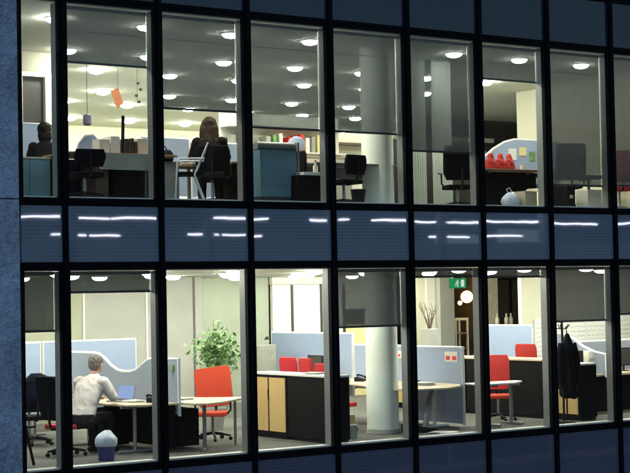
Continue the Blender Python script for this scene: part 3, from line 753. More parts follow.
# screens and desk row beyond the column
screen('tall blue desk screen behind the crimson chairs', 'y', 8.05, 4.38, 7.1, .4, [(4.38, 1.555), (7.1, 1.555)])
screen('lower blue desk screen just left of the round column', 'y', 8.05, 2.86, 4.31, .55, [(2.86, 1.35), (4.31, 1.35)])
screen('lower blue desk screen with white and red notices right of the column', 'y', 8.05, 1.2, 2.80, .05, [(1.2, 1.35), (2.80, 1.35)])
desk('long pale maple desk passing behind the round column', [(7.05, 4.7), (6.95, 3.0), (6.75, 2.3), (6.45, 1.7), (6.4, 1.1), (6.6, .72), (7.2, .62), (7.75, .92), (8.01, 1.25), (8.01, 4.7)], .73, [(7.6, 1.45, 0), (7.5, 4.3, 0)], leg='white_metal')
MB().tube([(7.0, .95, .02), (7.05, .98, .25), (7.2, 1.08, .55), (7.35, 1.15, .70)], [.05, .05, .04, .035]).build('curved_leg', 'grey_alu', [o for o in COL.objects if o.name == 'desk.003'][0], smooth='auto')
office_chair('crimson chair behind the black cabinet, farther of the matching pair', (6.72, 4.15, 0), R(5), 'crimson_fabric', bh=.62, hz=.5, arms=False)
office_chair('crimson chair behind the black cabinet, nearer of the matching pair', (6.66, 3.45, 0), R(-8), 'crimson_fabric', bh=.62, hz=.5, arms=False)
office_chair('crimson chair half hidden behind the mullion left of the round column', (6.1, 2.15, 0), R(8), 'crimson_fabric', bh=.6, hz=.48, arms=False)
monitor('dark monitor above the crimson chairs', (7.45, 4.75, .731), PI, group='desk monitors')
phone('black telephone on the desk just left of the round column', (7.45, 3.35, .731), R(120))
paper_pile('loose white papers on the desk right of the round column', (7.35, 1.55, .731), .6, 7, .32, .5)
phone('black telephone on the desk right of the round column', (7.75, 2.2, .731), R(180))
t = thing('crate', 'grey plastic crate on the floor left of the round column', 'crate', (5.27, .86, 0))
cb = MB(); cb.box(0, .26, 0, .3, 0, .02).box(0, .015, 0, .3, .021, .2).box(.245, .26, 0, .3, .021, .2).box(.016, .244, 0, .015, .021, .2).box(.016, .244, .285, .3, .021, .2); cb.build('tub', 'grey_box', t)
B(-.008, .268, -.008, .308, .201, .222, bev=.004).build('rim', 'trim', t)
tag(B(-.11, .11, -.12, .12, 0, .15, bev=.004).build('cardboard_box', 'honey_wood', loc=(5.41, 1.02, .223)), 'yellow cardboard box sitting on the grey crate', 'box')
t = thing('planter', 'square grey planter holding dry twigs beside the grey pillar', 'planter', (11.2, 6.0, 0))
MB().prism([(-.13, -.13), (.13, -.13), (.13, .13), (-.13, .13)], 0, 1.55, bev=.01).build('box', 'grey_wall', t)
tw = MB()
for i in range(13):
    a = rr.uniform(0, 2 * PI); L_ = rr.uniform(.1, .3)
    p2 = Vector((math.cos(a) * L_, math.sin(a) * L_, 1.55 + rr.uniform(.25, .55))); p1 = Vector((p2.x * .4, p2.y * .4, 1.75))
    tw.tube([(p2.x * .1, p2.y * .1, 1.52), p1, p2], [.010, .008, .004], 5)
    tw.tube([p1.lerp(p2, .5), p1.lerp(p2, .8) + Vector((rr.uniform(-.1, .1), rr.uniform(-.1, .1), .1))], [.006, .003], 5)
tw.build('twigs', 'twig', t, smooth='auto')
def notice(label, loc, w, h, ax='x', marks=2):
    t = thing('notice', label, 'notice', loc, 0, 'white notices with red marks')
    s = w / 2
    if ax == 'x':
        B(-.004, .004, -s, s, -h / 2, h / 2).build('sheet', 'paper', t)
        for i in range(marks):
            c = (i - (marks - 1) / 2) * w / marks
            B(-.0075, -.0045, c - w * .16, c + w * .16, -h * .34, h * .06).build('red_mark', 'sticker_red', t)
    else:
        B(-s, s, -.004, .004, -h / 2, h / 2).build('sheet', 'paper', t)
        for i in range(marks):
            c = (i - (marks - 1) / 2) * w / marks
            B(c - w * .16, c + w * .16, -.0075, -.0045, -h * .34, h * .06).build('red_mark', 'sticker_red', t)
    return t
notice('white notice with two red marks at the right end of the desk screen', (8.02, 1.48, 1.19), .34, .17)
notice('small red notice on the desk screen just right of the round column', (8.02, 2.93, 1.2), .16, .13, marks=1)
notice('white notice with two red marks on the cream wall above the wood topped cabinet', (16.97, 8.985, 1.02), .36, .24, 'y')
paper_pile('white sheets lying on the floor under the desk by the exit sign window', (7.05, .55, 0), .4, 3, .3, .4)
t = thing('footrest', 'black footrest on the floor under the maple desk end', 'footrest', (7.0, 1.1, 0))
MB().prism([(-.2, 0), (.2, 0), (.2, .03), (-.2, .11)], -.25, .25, axis='y', bev=.006).build('wedge', 'black_plastic', t)
def mug(label, loc, m):
    t = thing('mug', label, 'mug', loc, random.uniform(0, 6))
    MB().lathe([(.033, 0), (.04, .005), (.04, .095), (.035, .095), (.032, .01), (.003, .008)]).build('cup', m, t, smooth='auto'); MB().tube([(.038, 0, .08), (.066, 0, .072), (.066, 0, .03), (.038, 0, .02)], .006).build('handle', m, t, smooth='auto')
mug('white mug on the maple desk just left of the round column', (7.0, 3.1, .731), 'white_panel')
paper_pile('thin stack of papers on the white top of the black cabinet', (4.78, .95, 1.051), .2, 4)
paper_pile('few white papers on the pointed maple desk', (2.75, 1.6, .731), .4, 4)
paper_pile('white papers on the desk left of the round column', (7.3, 2.75, .731), -.3, 5)
for i, (x, y, rz, lb) in enumerate(((1.2, 7.485, 0, 'white double wall socket low behind the long screen'), (5.9, 7.485, 0, 'white double wall socket low on the grey wall left of the potted tree'))):
    t = thing('wall_socket', lb, 'socket', (x, y, .35)); B(-.075, .075, -.01, .012, -.045, .045, bev=.003).build('plate', 'white_paint', t)
    for q in (-.035, .035): B(q - .018, q + .018, -.0125, -.0105, -.02, .02).build('outlet', 'grey_box', t)
# exit sign
t = thing('exit_sign', 'green lit emergency exit sign with white running figure and door', 'sign', (11.14, 5.0, 2.37))
B(-.21, .21, -.02, .02, 0, .2, bev=.004).build('box', 'exit_green', t)
pg = MB()
pg.box(.07, .15, -.0245, -.0205, .03, .17)
pg.ell((-.02, -.024, .155), (.016, .003, .016), 10, 6)
for a, b in (((-.02, .135), (-.035, .085)), ((-.035, .085), (-.005, .055)), ((-.005, .055), (-.03, .025)), ((-.035, .085), (-.065, .06)), ((-.065, .06), (-.095, .06)), ((-.02, .13), (.015, .105)), ((-.02, .13), (-.06, .115)), ((-.06, .115), (-.07, .09))):
    pg.tube([(a[0], -.0235, a[1]), (b[0], -.0235, b[1])], .0085, 6)
pg.build('pictogram', 'exit_white', t)
for x in (-.15, .15): MB().cyl((x, 0, .2), (x, 0, .328), .006, n=8).build('hanger', 'steel', t)
# warm lamp
t = thing('globe_lamp', 'warm glowing globe lamp hanging in the dark lobby', 'lamp', (14.75, 9.0, 2.17))
MB().ell((0, 0, 0), (.14, .14, .14), 20, 12).build('globe', 'warm', t, smooth=True)
MB().cyl((0, 0, .142), (0, 0, .525), .008, n=8).build('cord', 'black_plastic', t)
t = thing('globe_lamp', 'small warm glowing globe lamp just left below the bigger one', 'lamp', (14.62, 9.1, 2.03))
MB().ell((0, 0, 0), (.05, .05, .05), 16, 10).build('globe', 'warm', t, smooth=True)
MB().cyl((0, 0, .052), (0, 0, .665), .006, n=8).build('cord', 'black_plastic', t)
t = thing('rack', 'white framed rack standing under the warm globe lamps', 'rack', (14.55, 9.2, 0))
fr = MB()
for x in (0, .36): fr.box(x, x + .04, 0, .04, 0, 1.68).box(x, x + .04, .3, .34, 0, 1.68)
fr.box(.04, .36, 0, .04, 1.62, 1.68); fr.build('frame', 'white_metal', t)
for z in (.5, .95, 1.3): B(.042, .358, .01, .33, z, z + .03).build('shelf', 'brown_wood', t)
# right hand bays
screen('blue desk screen behind the red chair and wood topped cabinet', 'y', 12.0, 3.75, 5.25, .55, [(3.75, 1.6), (5.25, 1.6)])
cabinet('low black cabinet with wood top and honey wood end beside the red desk chair', (10.10, 1.46, 0), 2.1, .5, 1.06, None, 'maple', end='honey_wood')
cabinet('far low cabinet with honey wood doors behind the red desk chair', (10.10, 3.60, 0), 2.5, .5, 1.06, 'honey_wood', 'maple')
desk('small white table in front of the red desk chair', [(8.1, .72), (8.75, .68), (9.2, 1.0), (9.2, 1.2), (8.1, 1.25)], .74, [(8.4, .98, HP), (8.98, 1.05, HP)], top='white_paint')
office_chair('red swivel chair between the small white table and the black cabinet', (9.28, 1.72, 0), R(235), 'red_fabric', 'orange_red', bw=.48, bh=.62, hz=.47, arms=False)
office_chair('red chair whose back shows just above the wood topped cabinet', (11.35, 3.0, 0), R(15), 'red_fabric', bh=.70, hz=.52, arms=False)
paper_pile('white papers on the wood topped cabinet', (10.32, 3.3, 1.061), .2, 5, .25, .35)
t = thing('cupboard', 'tall dark cupboard carrying three white bottles', 'cupboard', (15.2, 8.5, 0))
B(0, 1.2, 0, .35, 0, 1.49, bev=.005).build('carcass', 'dark_panel', t)
B(.03, .59, -.012, -.001, .05, 1.45).build('door', 'dark_panel', t); B(.61, 1.17, -.012, -.001, .05, 1.45).build('door', 'dark_panel', t)
for x, lb in ((15.38, 'white bottle standing alone on the tall dark cupboard'), (15.66, 'white bottle on the dark cupboard, left of the close pair'), (15.8, 'white bottle on the dark cupboard, right of the close pair')):
    tag(MB().lathe([(.045, 0), (.05, .01), (.05, .15), (.02, .2), (.018, .25), (.022, .25), (.022, .27), (.005, .27)], n=18).build('bottle', 'white_panel', smooth='auto', loc=(x, 8.66, 1.491)), lb, 'bottle', 'white bottles on the dark cupboard')
# coat stand
t = thing('coat_stand', 'black coat stand hung with coats beside the honey wood cabinet', 'coat stand', (9.76, .56, 0))
cs = MB(); cs.cyl((0, 0, .02), (0, 0, 1.78), .02); cs.lathe([(.19, 0), (.19, .02), (.03, .035)]); cs.build('pole', 'black_plastic', t, smooth='auto')
MB().ell((0, 0, 1.8), (.03, .03, .035)).build('finial', 'black_plastic', t, smooth=True)
for i in range(5):
    a = 2 * PI * i / 5; c_, s_ = math.cos(a), math.sin(a)
    MB().tube([(0, 0, 1.62), (.09 * c_, .09 * s_, 1.63), (.15 * c_, .15 * s_, 1.70)], .009).build('hook', 'black_plastic', t, smooth='auto')
def coat(name, label, loc, rz, top, bot, wd, m, dp=.10):
    t = thing(name, label, 'coat', loc, rz, 'coats on the coat stand'); rr = random.Random(int(wd * 999))
    n = 36; rs = []; H = top - bot
    for i in range(13):
        q = i / 12; z = bot + H * q
        w_ = wd * (1.0 - .12 * q) if q < .78 else wd * (.9 * (1 - (q - .78) / .22 * .82))
        d_ = dp * (1.1 - .3 * q) if q < .85 else dp * .6
        amp = .16 * (1 - q) + .03
        rs.append([(w_ * math.cos(a) * (1 + amp * .3 * math.sin(5 * a + 1)), d_ * math.sin(a) * (1 + amp * math.sin(7 * a + q * 2)), z + (.03 * math.sin(3 * a) if i == 0 else 0)) for a in [2 * PI * k / n for k in range(n)]])
    o = MB().rings(rs).build('body_cloth', m, t, smooth=True)
    sd = o.modifiers.new('sub', 'SUBSURF'); sd.levels = sd.render_levels = 1
    for v in o.data.vertices: v.co += Vector((mn.noise(v.co * 7) * .022, mn.noise(v.co * 7 + Vector((9, 0, 0))) * .03, 0))
    for s in (-1, 1):
        MB().tube([(s * wd * .72, 0, bot + H * .84), (s * wd * 1.02, -.03, bot + H * .6), (s * wd * 1.05, -.05, bot + H * .22)], [.055, .06, .05], 12).build('sleeve', m, t, smooth='auto')
    return t
coat('coat', 'long black coat hanging full length on the coat stand', (9.78, .46, 0), R(-20), 1.56, .42, .155, 'black_fabric', .12)
coat('coat', 'dark navy coat hanging behind the long black coat', (9.90, .66, 0), R(-35), 1.44, .56, .15, 'navy_fabric', .1)
t = thing('satchel', 'black satchel hanging low from the coat stand', 'bag', (10.03, .50, .40))
MB().prism([(-.09, 0), (.07, .06), (.1, .24), (-.06, .26)], -.04, .04, axis='y', bev=.012).build('pouch', 'black_fabric', t)
MB().tube([(-.05, 0, .25), (-.12, .02, .7), (-.2, .04, 1.26)], .008).build('strap', 'black_fabric', t)
t = cabinet('short black cabinet with honey wood side right of the coat stand', (10.20, .62, 0), .62, .42, 1.0, 'honey_wood', 'white_paint')
screen('pale arched screen behind the short black cabinet', 'y', 11.55, 1.3, 2.7, .7, [(1.3, 1.10), (1.6, 1.14), (1.9, 1.24), (2.15, 1.38), (2.4, 1.46), (2.7, 1.48)], fab='slate_fabric')
desk('black fronted desk with maple top at the right edge', [(10.95, 2.3), (10.95, 1.35), (13.6, 1.35), (13.6, 2.3)], .74, [(11.3, 1.8, HP), (13.2, 1.8, HP)])
B(11.0, 13.55, 1.38, 1.40, .05, .70).build('modesty_panel', 'black_laminate', [o for o in COL.objects if o.name == 'desk.005'][0])
monitor('dark monitor seen edge on behind the short black cabinet', (11.05, 1.72, .741), R(35))
t = thing('computer_tower', 'cream computer tower on the desk right of the short cabinet', 'computer', (11.5, 1.8, .741))
B(-.1, .1, -.2, .2, 0, .42, bev=.012).build('case', 'ivory', t)
B(-.07, .07, -.208, -.201, .28, .36).build('drive_front', 'trim', t)
monitor('dark monitor on the desk at the right edge', (12.55, 1.85, .741), R(250))
screen('grey blue screen behind the desk at the right edge', 'x', 2.45, 11.9, 13.9, .7, [(11.9, 1.3), (13.9, 1.3)], fab='slate_fabric')
for x0, x1, lb in ((13.55, 14.98, 'whiteboard with faint writing behind the coat stand, left of the two'), (15.03, 17.2, 'whiteboard with faint writing by the right edge, right of the two')):
    t = thing('whiteboard', lb, 'whiteboard', ((x0 + x1) / 2, 5.37, 1.25), 0, 'whiteboards')
    h_ = (x1 - x0) / 2
    B(-h_, h_, -.012, .012, -.38, .42).build('board', 'whiteboard', t)
    fr = MB(); fr.box(-h_ - .02, h_ + .02, -.02, .012, .421, .445).box(-h_ - .02, h_ + .02, -.02, .012, -.405, -.381).box(-h_ - .022, -h_ - .001, -.02, .012, -.38, .42).box(h_ + .001, h_ + .022, -.02, .012, -.38, .42); fr.build('frame', 'trim', t)

# ================================================================== UPPER STOREY
F = FL
screen('pale blue screen behind the dark haired person by the pier', 'x', 4.0, 1.15, 1.86, .3, [(1.15, 1.47), (1.86, 1.47)], base=F)
person('dark haired person in black sitting in the narrow upper window', (1.20, 3.05, F), R(70), 'dark')
office_chair('black swivel chair under the dark haired person', (1.20, 3.0, F), R(70), bh=.30, arms=False)
t = thing('low_cupboard', 'dark grey green cupboard in front of the dark haired person', 'cupboard', (-.15, 1.5, F))
B(0, .68, 0, .4, .05, .66, bev=.005).build('carcass', 'teal_fabric', t); B(-.01, .69, -.01, .41, .661, .69, bev=.004).build('top', 'grey_box', t)
B(.01, .335, -.014, -.001, .07, .64).build('door', 'teal_fabric', t); B(.345, .67, -.014, -.001, .07, .64).build('door', 'teal_fabric', t)
# pennant window
desk('grey fronted desk below the orange pennant', [(.52, 1.75), (.52, .85), (2.3, .85), (2.3, 1.75)], .73, [(.7, 1.3, HP), (2.0, 1.3, HP)], top='brown_wood', loc=(0, 0, F))
B(.98, 1.86, .80, .82, .48, .715).build('modesty_panel', 'grey_box', [o for o in COL.objects if o.name == 'desk.006'][0])
B(.54, 2.28, 1.70, 1.72, .03, .69).build('rear_panel', 'black_laminate', [o for o in COL.objects if o.name == 'desk.006'][0])
office_chair('black swivel chair pushed in at the grey fronted desk', (.62, .58, F), R(80), bh=.25, hz=.40, arms=False)
t = thing('drawer_unit', 'black drawer pedestal under the grey fronted desk', 'drawers', (1.3, .95, F))
B(0, .42, 0, .55, .04, .60, bev=.006).build('carcass', 'black_laminate', t)
for i in range(3): B(.01, .41, -.012, -.001, .06 + .18 * i, .225 + .18 * i).build('drawer', 'black_laminate', t)
t = thing('drawer_unit', 'brown drawer pedestal near the left end of the grey fronted desk', 'drawers', (1.02, 1.0, F))
B(0, .2, 0, .5, .04, .60, bev=.006).build('carcass', 'brown_dark', t)
t = thing('arched_divider', 'small white arched desk divider on the grey fronted desk', 'divider', (1.08, 1.35, F + .731))
MB().tube([(-.2, 0, 0), (-.17, 0, .16), (-.06, 0, .29), (.08, 0, .31), (.2, 0, .2), (.26, 0, 0)], .014).build('rim', 'trim', t, smooth='auto')
MB().prism([(-.19, .0), (-.165, .15), (-.06, .275), (.08, .295), (.19, .19), (.245, 0)], -.006, .006, axis='y').build('sheet', 'blue_fabric', t)
for bx, w_, h_, m, lb in ((1.22, .17, .22, 'ivory', 'cream box file leaning on the desk under the orange pennant'), (1.40, .15, .27, 'paper', 'white box file beside the tall dark tube'), (1.86, .16, .25, 'ivory', 'cream box file at the right end of the row of dark books')):
    o = tag(B(-w_ / 2, w_ / 2, -.14, .14, 0, h_, bev=.004).build('box_file', m, loc=(bx, 1.25, F + .731)), lb, 'box file', 'box files on the grey fronted desk')
tag(MB().cyl((0, 0, 0), (.02, 0, .58), .025).build('tube', 'black_plastic', smooth='auto', loc=(1.52, 1.12, F + .731)), 'tall dark tube standing upright among the box files', 'tube')
for i, (bx, h_, m) in enumerate(((1.58, .24, 'dark_panel'), (1.63, .21, 'brown_dark'), (1.68, .25, 'dark_panel'), (1.735, .2, 'brown_dark'))):
    o = tag(B(-.02, .02, -.11, .11, 0, h_, bev=.003).build('book', m, loc=(bx, 1.2, F + .731)), ('dark book nearest the tall dark tube', 'brown book between the two dark books', 'tallest dark book in the row of books', 'brown book at the end of the row beside a cream box file')[i], 'book', 'books on the grey fronted desk')
t = thing('pennant', 'orange pennant hanging from the ceiling by a thread', 'pennant', (2.46, 3.0, F + 1.64))
MB().prism([(-.12, .30), (.0, .36), (.09, .12), (.0, .02), (-.06, .10)], -.008, .008, axis='y').build('cloth', 'flag', t)
MB().cyl((0, 0, .35), (0, 0, 1.055), .003, n=6).build('thread', 'black_plastic', t)
t = thing('mobile', 'string of dark beads dangling from the ceiling near the mullion', 'mobile', (2.54, 2.5, F + 1.7))
MB().cyl((0, 0, 0), (0, 0, .995), .003, n=6).build('thread', 'black_plastic', t)
for i in range(4): MB().ell((.03 * (-1) ** i + .015 * i, 0, .02 + .1 * i), (.028, .028, .024), 12, 8).build('bead', 'brown_dark', t, smooth=True)
t = thing('speaker', 'dark violet speaker hanging from the ceiling deep in the office', 'speaker', (2.92, 5.0, F + 1.6))
MB().lathe([(.05, 0), (.075, .03), (.075, .17), (.04, .2), (.01, .21)]).build('casing', 'violet', t, smooth='auto')
MB().cyl((0, 0, .205), (0, 0, 1.095), .006, n=6).build('rod', 'black_plastic', t)
def sideboard(label, x0, x1, y, h, m='white_panel', n=4):
    t = thing('sideboard', label, 'sideboard', (x0, y, F), 0, 'sideboards in the upper office')
    w_ = x1 - x0; B(0, w_, 0, .42, .04, h - .03, bev=.004).build('carcass', m, t); B(-.01, w_ + .01, -.02, .43, h - .029, h, bev=.004).build('top', 'white_paint', t)
    for i in range(n): B(w_ * i / n + .01, w_ * (i + 1) / n - .01, -.014, -.001, .06, h - .05).build('door', m, t)
sideboard('long pale sideboard deep behind the pennant desk', 3.4, 6.2, 7.2, 1.25)
screen('pale screen deep behind the pennant desk', 'x', 8.6, 4.2, 7.6, .5, [(4.2, 1.45), (7.6, 1.45)], base=F, fab='blue_fabric')
# seated woman window
screen('blue screen left of the seated woman', 'x', 3.5, 3.15, 4.05, .3, [(3.15, 1.27), (4.05, 1.27)], base=F)
screen('blue screen behind the seated woman and her desk', 'x', 3.5, 4.1, 5.5, .3, [(4.1, 1.22), (5.5, 1.22)], base=F)
person('woman with long brown hair seen from behind at her desk', (3.30, 1.58, F), R(58), 'woman').scale = (1.08, 1.12, 1.06)
office_chair('black swivel chair with broad backrest under the seated woman', (3.30, 1.50, F), R(60), bw=.54, bh=.40, hz=.47, tilt=6)
desk('brown topped desk in front of the seated woman', [(3.1, 2.75), (3.1, 2.12), (3.7, 1.9), (3.74, .95), (4.25, .95), (4.3, 2.75)], .73, [(3.4, 2.4, 0), (4.0, 1.2, HP)], top='brown_wood', loc=(0, 0, F))
B(3.78, 3.80, 1.0, 2.0, .06, .70).build('modesty_panel', 'black_laminate', [o for o in COL.objects if o.name == 'desk.007'][0])
monitor('monitor with pale display right of the seated woman', (3.85, 2.35, F + .731), R(215), 'display_dim')
t = thing('visitor_chair', 'visitor chair with white tubular frame and black seat near the seated woman', 'chair', (2.50, .80, F), R(150))
for s in (-1, 1):
    MB().tube([(-.22, s * .24, .02), (.22, s * .24, .02), (.24, s * .24, .06), (.20, s * .24, .62), (.16, s * .24, .66), (-.20, s * .24, .66)], .015).build('side_frame', 'white_metal', t, smooth='auto')
    MB().tube([(-.2, s * .22, .02), (-.05, s * .22, .42), (-.26, s * .22, .9)], .014).build('back_leg', 'white_metal', t, smooth='auto')
B(-.2, .22, -.22, .22, .42, .47, bev=.015).build('seat', 'black_fabric', t)
MB().box(-.02, .02, -.2, .2, 0, .34, bev=.015).xf(Matrix.Translation((-.2, 0, .55)) @ Matrix.Rotation(R(-12), 4, 'Y')).build('backrest', 'black_fabric', t)
t = thing('box', 'grey box standing beside the white framed visitor chair', 'box', (2.1, 1.05, F))
B(0, .34, 0, .34, 0, .62, bev=.006).build('carcass', 'grey_box', t); B(-.01, .35, -.01, .35, .621, .645).build('lid', 'grey_metal', t)
t = thing('handbag', 'black handbag lying on the grey box', 'bag', (2.26, 1.2, F + .646))
MB().loft([(0, 0, 0, .15, .09), (0, 0, .08, .17, .1), (.03, 0, .14, .13, .07), (.07, 0, .19, .05, .03)]).build('pouch', 'black_fabric', t, smooth=True)
MB().tube([(-.1, 0, .1), (-.06, 0, .22), (.03, 0, .24), (.1, 0, .12)], .01).build('handle', 'black_fabric', t, smooth='auto')
# teal cabinet window
t = thing('roller_cabinet', 'teal cabinet with dark roller top close to the glass', 'cabinet', (3.62, .62, F))
B(0, .68, 0, .45, .12, .84, bev=.004).build('carcass', 'teal_fabric', t)
B(.03, .65, -.012, -.001, .3, .82).build('shutter', 'teal_fabric', t)
MB().cyl((-.01, .1, .91), (.69, .1, .91), .065, n=20).build('roller_top', 'grey_metal', t, smooth='auto')
B(0, .68, .17, .45, .841, .96, bev=.01).build('rear_box', 'grey_metal', t)
B(.02, .66, .02, .43, 0, .119).build('plinth', 'dark_panel', t); B(.685, .715, -.02, .46, 0, .97).build('side_post', 'grey_alu', t)
t = thing('low_cabinet', 'low black cabinet with white top right of the teal cabinet', 'cabinet', (4.36, .42, F))
B(-.18, .45, 0, .5, .03, .45, bev=.004).build('carcass', 'black_laminate', t); B(-.08, .47, -.02, .52, .451, .50, bev=.006).build('top', 'white_paint', t)
B(-.17, .13, -.012, -.001, .05, .43).build('door', 'black_laminate', t); B(.14, .44, -.012, -.001, .05, .43).build('door', 'black_laminate', t)
office_chair('black swivel chair behind the low white topped cabinet', (4.62, 1.45, F), R(200), bh=.42, hz=.44)
desk('dark edged desk behind the teal cabinet', [(4.2, 2.6), (4.2, 1.95), (6.1, 1.95), (6.1, 2.6)], .80, [(4.6, 2.3, HP), (5.7, 2.3, HP)], top='brown_wood', loc=(0, 0, F))
t = thing('bottle', 'small pale bottle and cap on the low white topped cabinet', 'bottle', (4.72, .72, F + .501))
MB().lathe([(.035, 0), (.04, .01), (.04, .12), (.015, .16), (.015, .19), (.004, .19)]).build('flask', 'ivory', t, smooth='auto'); MB().lathe([(.018, .191), (.018, .215), (.003, .215)]).build('cap', 'sticker_red', t, smooth='auto')
t = thing('globe', 'pale blue globe on a stand under the red folders', 'globe', (5.92, 3.0, F + 1.0))
MB().ell((0, 0, .2), (.15, .15, .15), 22, 14).build('ball', 'blue_fabric', t, smooth=True)
MB().lathe([(.1, 0), (.1, .015), (.015, .03), (.012, .055)]).build('stand', 'brown_wood', t, smooth='auto')
t = thing('sideboard', 'white sideboard carrying the blue globe', 'sideboard', (4.95, 2.8, F), 0)
B(0, 2.0, 0, .42, .04, .97, bev=.004).build('carcass', 'white_panel', t); B(-.01, 2.01, -.02, .43, .971, .999).build('top', 'maple', t)
for i in range(3): B(.66 * i + .01, .66 * i + .65, -.014, -.001, .06, .95).build('door', 'white_panel', t)
t = thing('wall_shelf', 'long open wall shelf above the teal cabinet', 'shelf', (5.3, 4.2, F))
B(0, 2.6, 0, .3, 1.18, 1.21).build('board', 'white_paint', t); B(0, 2.6, .301, .34, 0, 1.9).build('back_panel', 'white_panel', t); B(0, 2.6, 0, .3, 1.62, 1.65).build('board', 'white_paint', t)
cols = ['grey_box', 'dark_panel', 'white_panel', 'grey_wall', 'leaf', 'ivory', 'sticker_red', 'orange_red', 'sticker_red', 'white_panel', 'grey_box', 'yellow_panel']
nm = ['grey green', 'black', 'white', 'mid grey', 'green', 'cream', 'red', 'orange red', 'red', 'white', 'grey green', 'yellow']
wher = ['at the left end of', 'second from the left on', 'third from the left on', 'fourth from the left on', 'near the left of', 'beside the green binder on', 'left of the orange red one on', 'between two red binders on', 'right of the orange red one on', 'right of the three red binders on', 'second from the right on', 'at the right end of']
for i, m in enumerate(cols):
    x = 5.42 + .13 * i + (.35 if 2 < i < 6 else 0) + (.42 if i >= 6 else 0)
    tag(B(-.036, .036, -.13, .13, 0, .26 + .03 * ((i * 7) % 3), bev=.003).build('binder', m, loc=(x, 4.35, F + 1.211)), nm[i] + ' binder ' + wher[i] + ' the long wall shelf', 'binder', 'binders on the wall shelf')
# upper column window
desk('dark grey desk left of the upper round column', [(5.0, 1.9), (5.0, 1.1), (6.9, 1.1), (6.9, 1.9)], .73, [(5.5, 1.5, HP), (6.6, 1.5, HP)], top='grey_metal', loc=(0, 0, F))
B(5.05, 6.85, 1.5, 1.52, .5, .69).build('modesty_panel', 'grey_metal', [o for o in COL.objects if o.name == 'desk.009'][0])
office_chair('black swivel chair pushed under the dark grey desk by the upper column', (5.45, .98, F), R(100), bh=.32, hz=.44)
t = thing('waste_bin', 'black waste bin at the foot of the upper round column', 'bin', (5.42, .55, F))
MB().lathe([(.09, 0), (.12, .24), (.127, .245), (.127, .26), (.112, .26), (.085, .01), (.01, .01)]).build('tub', 'black_plastic', t, smooth='auto')
sideboard('white sideboard behind the dark grey desk', 6.6, 9.2, 4.4, 1.2)
t = thing('wall_rack', 'dark brown wall rack left of the upper round column', 'rack', (7.7, 4.55, F + 1.42))
B(0, 1.1, 0, .25, .0, .04).build('board', 'brown_dark', t); B(0, .04, 0, .25, .041, .2).build('side_panel', 'brown_dark', t); B(1.06, 1.1, 0, .25, .041, .2).build('side_panel', 'brown_dark', t); B(0, 1.1, .251, .27, -1.42, .25).build('back_panel', 'cream_wall', t)
# black armchair window
def curtain(label, x0, x1, y):
    t = thing('curtain', label, 'curtain', ((x0 + x1) / 2, y, F), 0, 'pale curtain panels')
    n = 40; w_ = x1 - x0
    top_ = [(-w_ / 2 + w_ * i / n, .018 * math.sin(i * 1.25)) for i in range(n + 1)]
    poly = [(x, y_ - .004) for x, y_ in top_] + [(x, y_ + .004) for x, y_ in top_[::-1]]
    MB().prism(poly, .01, CE - .05).build('cloth', 'column', t, smooth='auto')
    MB().cyl((-w_ / 2 - .03, 0, CE - .035), (w_ / 2 + .03, 0, CE - .035), .012).build('rail', 'steel', t)
curtain('pale pleated curtain panel left of the dark gap, beside the upper column', 7.40, 7.82, 1.8)
curtain('pale pleated curtain panel between the dark gap and the black armchair', 7.97, 8.40, 1.8)
iwall('partition_wall', 'dark partition showing between the two pale curtain panels', B(7.3, 9.6, 2.3, 2.36, F, F + 1.3), 'dark_panel')
office_chair('big black high backed armchair close behind the glass', (7.95, 1.12, F), R(66), bw=.64, bh=.58, hz=.42, tilt=3)
# red bags window
desk('brown topped desk with black front carrying the red bags', [(8.5, 1.9), (8.45, 1.1), (9.95, 1.1), (9.95, 1.9)], .73, [(8.8, 1.5, HP), (9.7, 1.5, HP)], top='brown_wood', loc=(0, 0, F))
B(8.5, 9.92, 1.30, 1.32, .04, .69).build('modesty_panel', 'black_laminate', [o for o in COL.objects if o.name == 'desk.010'][0])
for i, (x, lb) in enumerate(((8.86, 'red cloth bag at the left of the three on the brown desk'), (9.08, 'middle red cloth bag of the three on the brown desk'), (9.29, 'red cloth bag at the right of the three on the brown desk'))):
    t = thing('gift_bag', lb, 'bag', (x, 1.3, F + .731), R(15 * i), 'red cloth bags')
    fuse(MB().loft([(0, 0, 0, .10, .08), (0, 0, .03, .118, .095), (.005, 0, .10, .108, .085), (.0, 0, .17, .08, .06), (0, 0, .225, .045, .035), (.005, 0, .26, .05, .028), (.01, 0, .275, .02, .012)], 24), 'pouch', 'red_fabric', t, .009, 1, .012, (16, 16, 8))
    MB().lathe([(.044, .214), (.052, .22), (.052, .228), (.044, .234)], n=16).build('tie', 'crimson_fabric', t, smooth='auto')
screen('pale blue desk screen with arched top behind the red bags', 'x', 2.5, 9.55, 11.6, .5, [(9.55, .84), (9.62, .95), (9.78, 1.09), (10.0, 1.24), (10.25, 1.36), (10.5, 1.42), (11.6, 1.42)], base=F)
for x, z_, w_, h_, m, lb in ((10.42, 1.14, .2, .22, 'paper', 'white sheet pinned on the arched screen'), (10.68, 1.2, .18, .16, 'yellow_panel', 'yellow sheet pinned on the arched screen'), (10.92, 1.12, .14, .18, 'leaf', 'green sheet pinned on the arched screen'), (11.12, 1.22, .14, .12, 'sticker_red', 'red sheet pinned on the arched screen')):
    o = tag(B(-w_ / 2, w_ / 2, 0, .004, -h_ / 2, h_ / 2).build('pinned_sheet', m, loc=(x, 2.468, F + z_)), lb, 'sheet', 'sheets pinned on the arched screen')
t = thing('mug', 'white mug near the right end of the brown topped desk', 'mug', (9.6, 1.3, F + .731))
MB().lathe([(.035, 0), (.042, .005), (.042, .1), (.037, .1), (.034, .01), (.003, .008)]).build('cup', 'white_panel', t, smooth='auto'); MB().tube([(.04, 0, .08), (.07, 0, .075), (.07, 0, .03), (.04, 0, .02)], .006).build('handle', 'white_panel', t, smooth='auto')
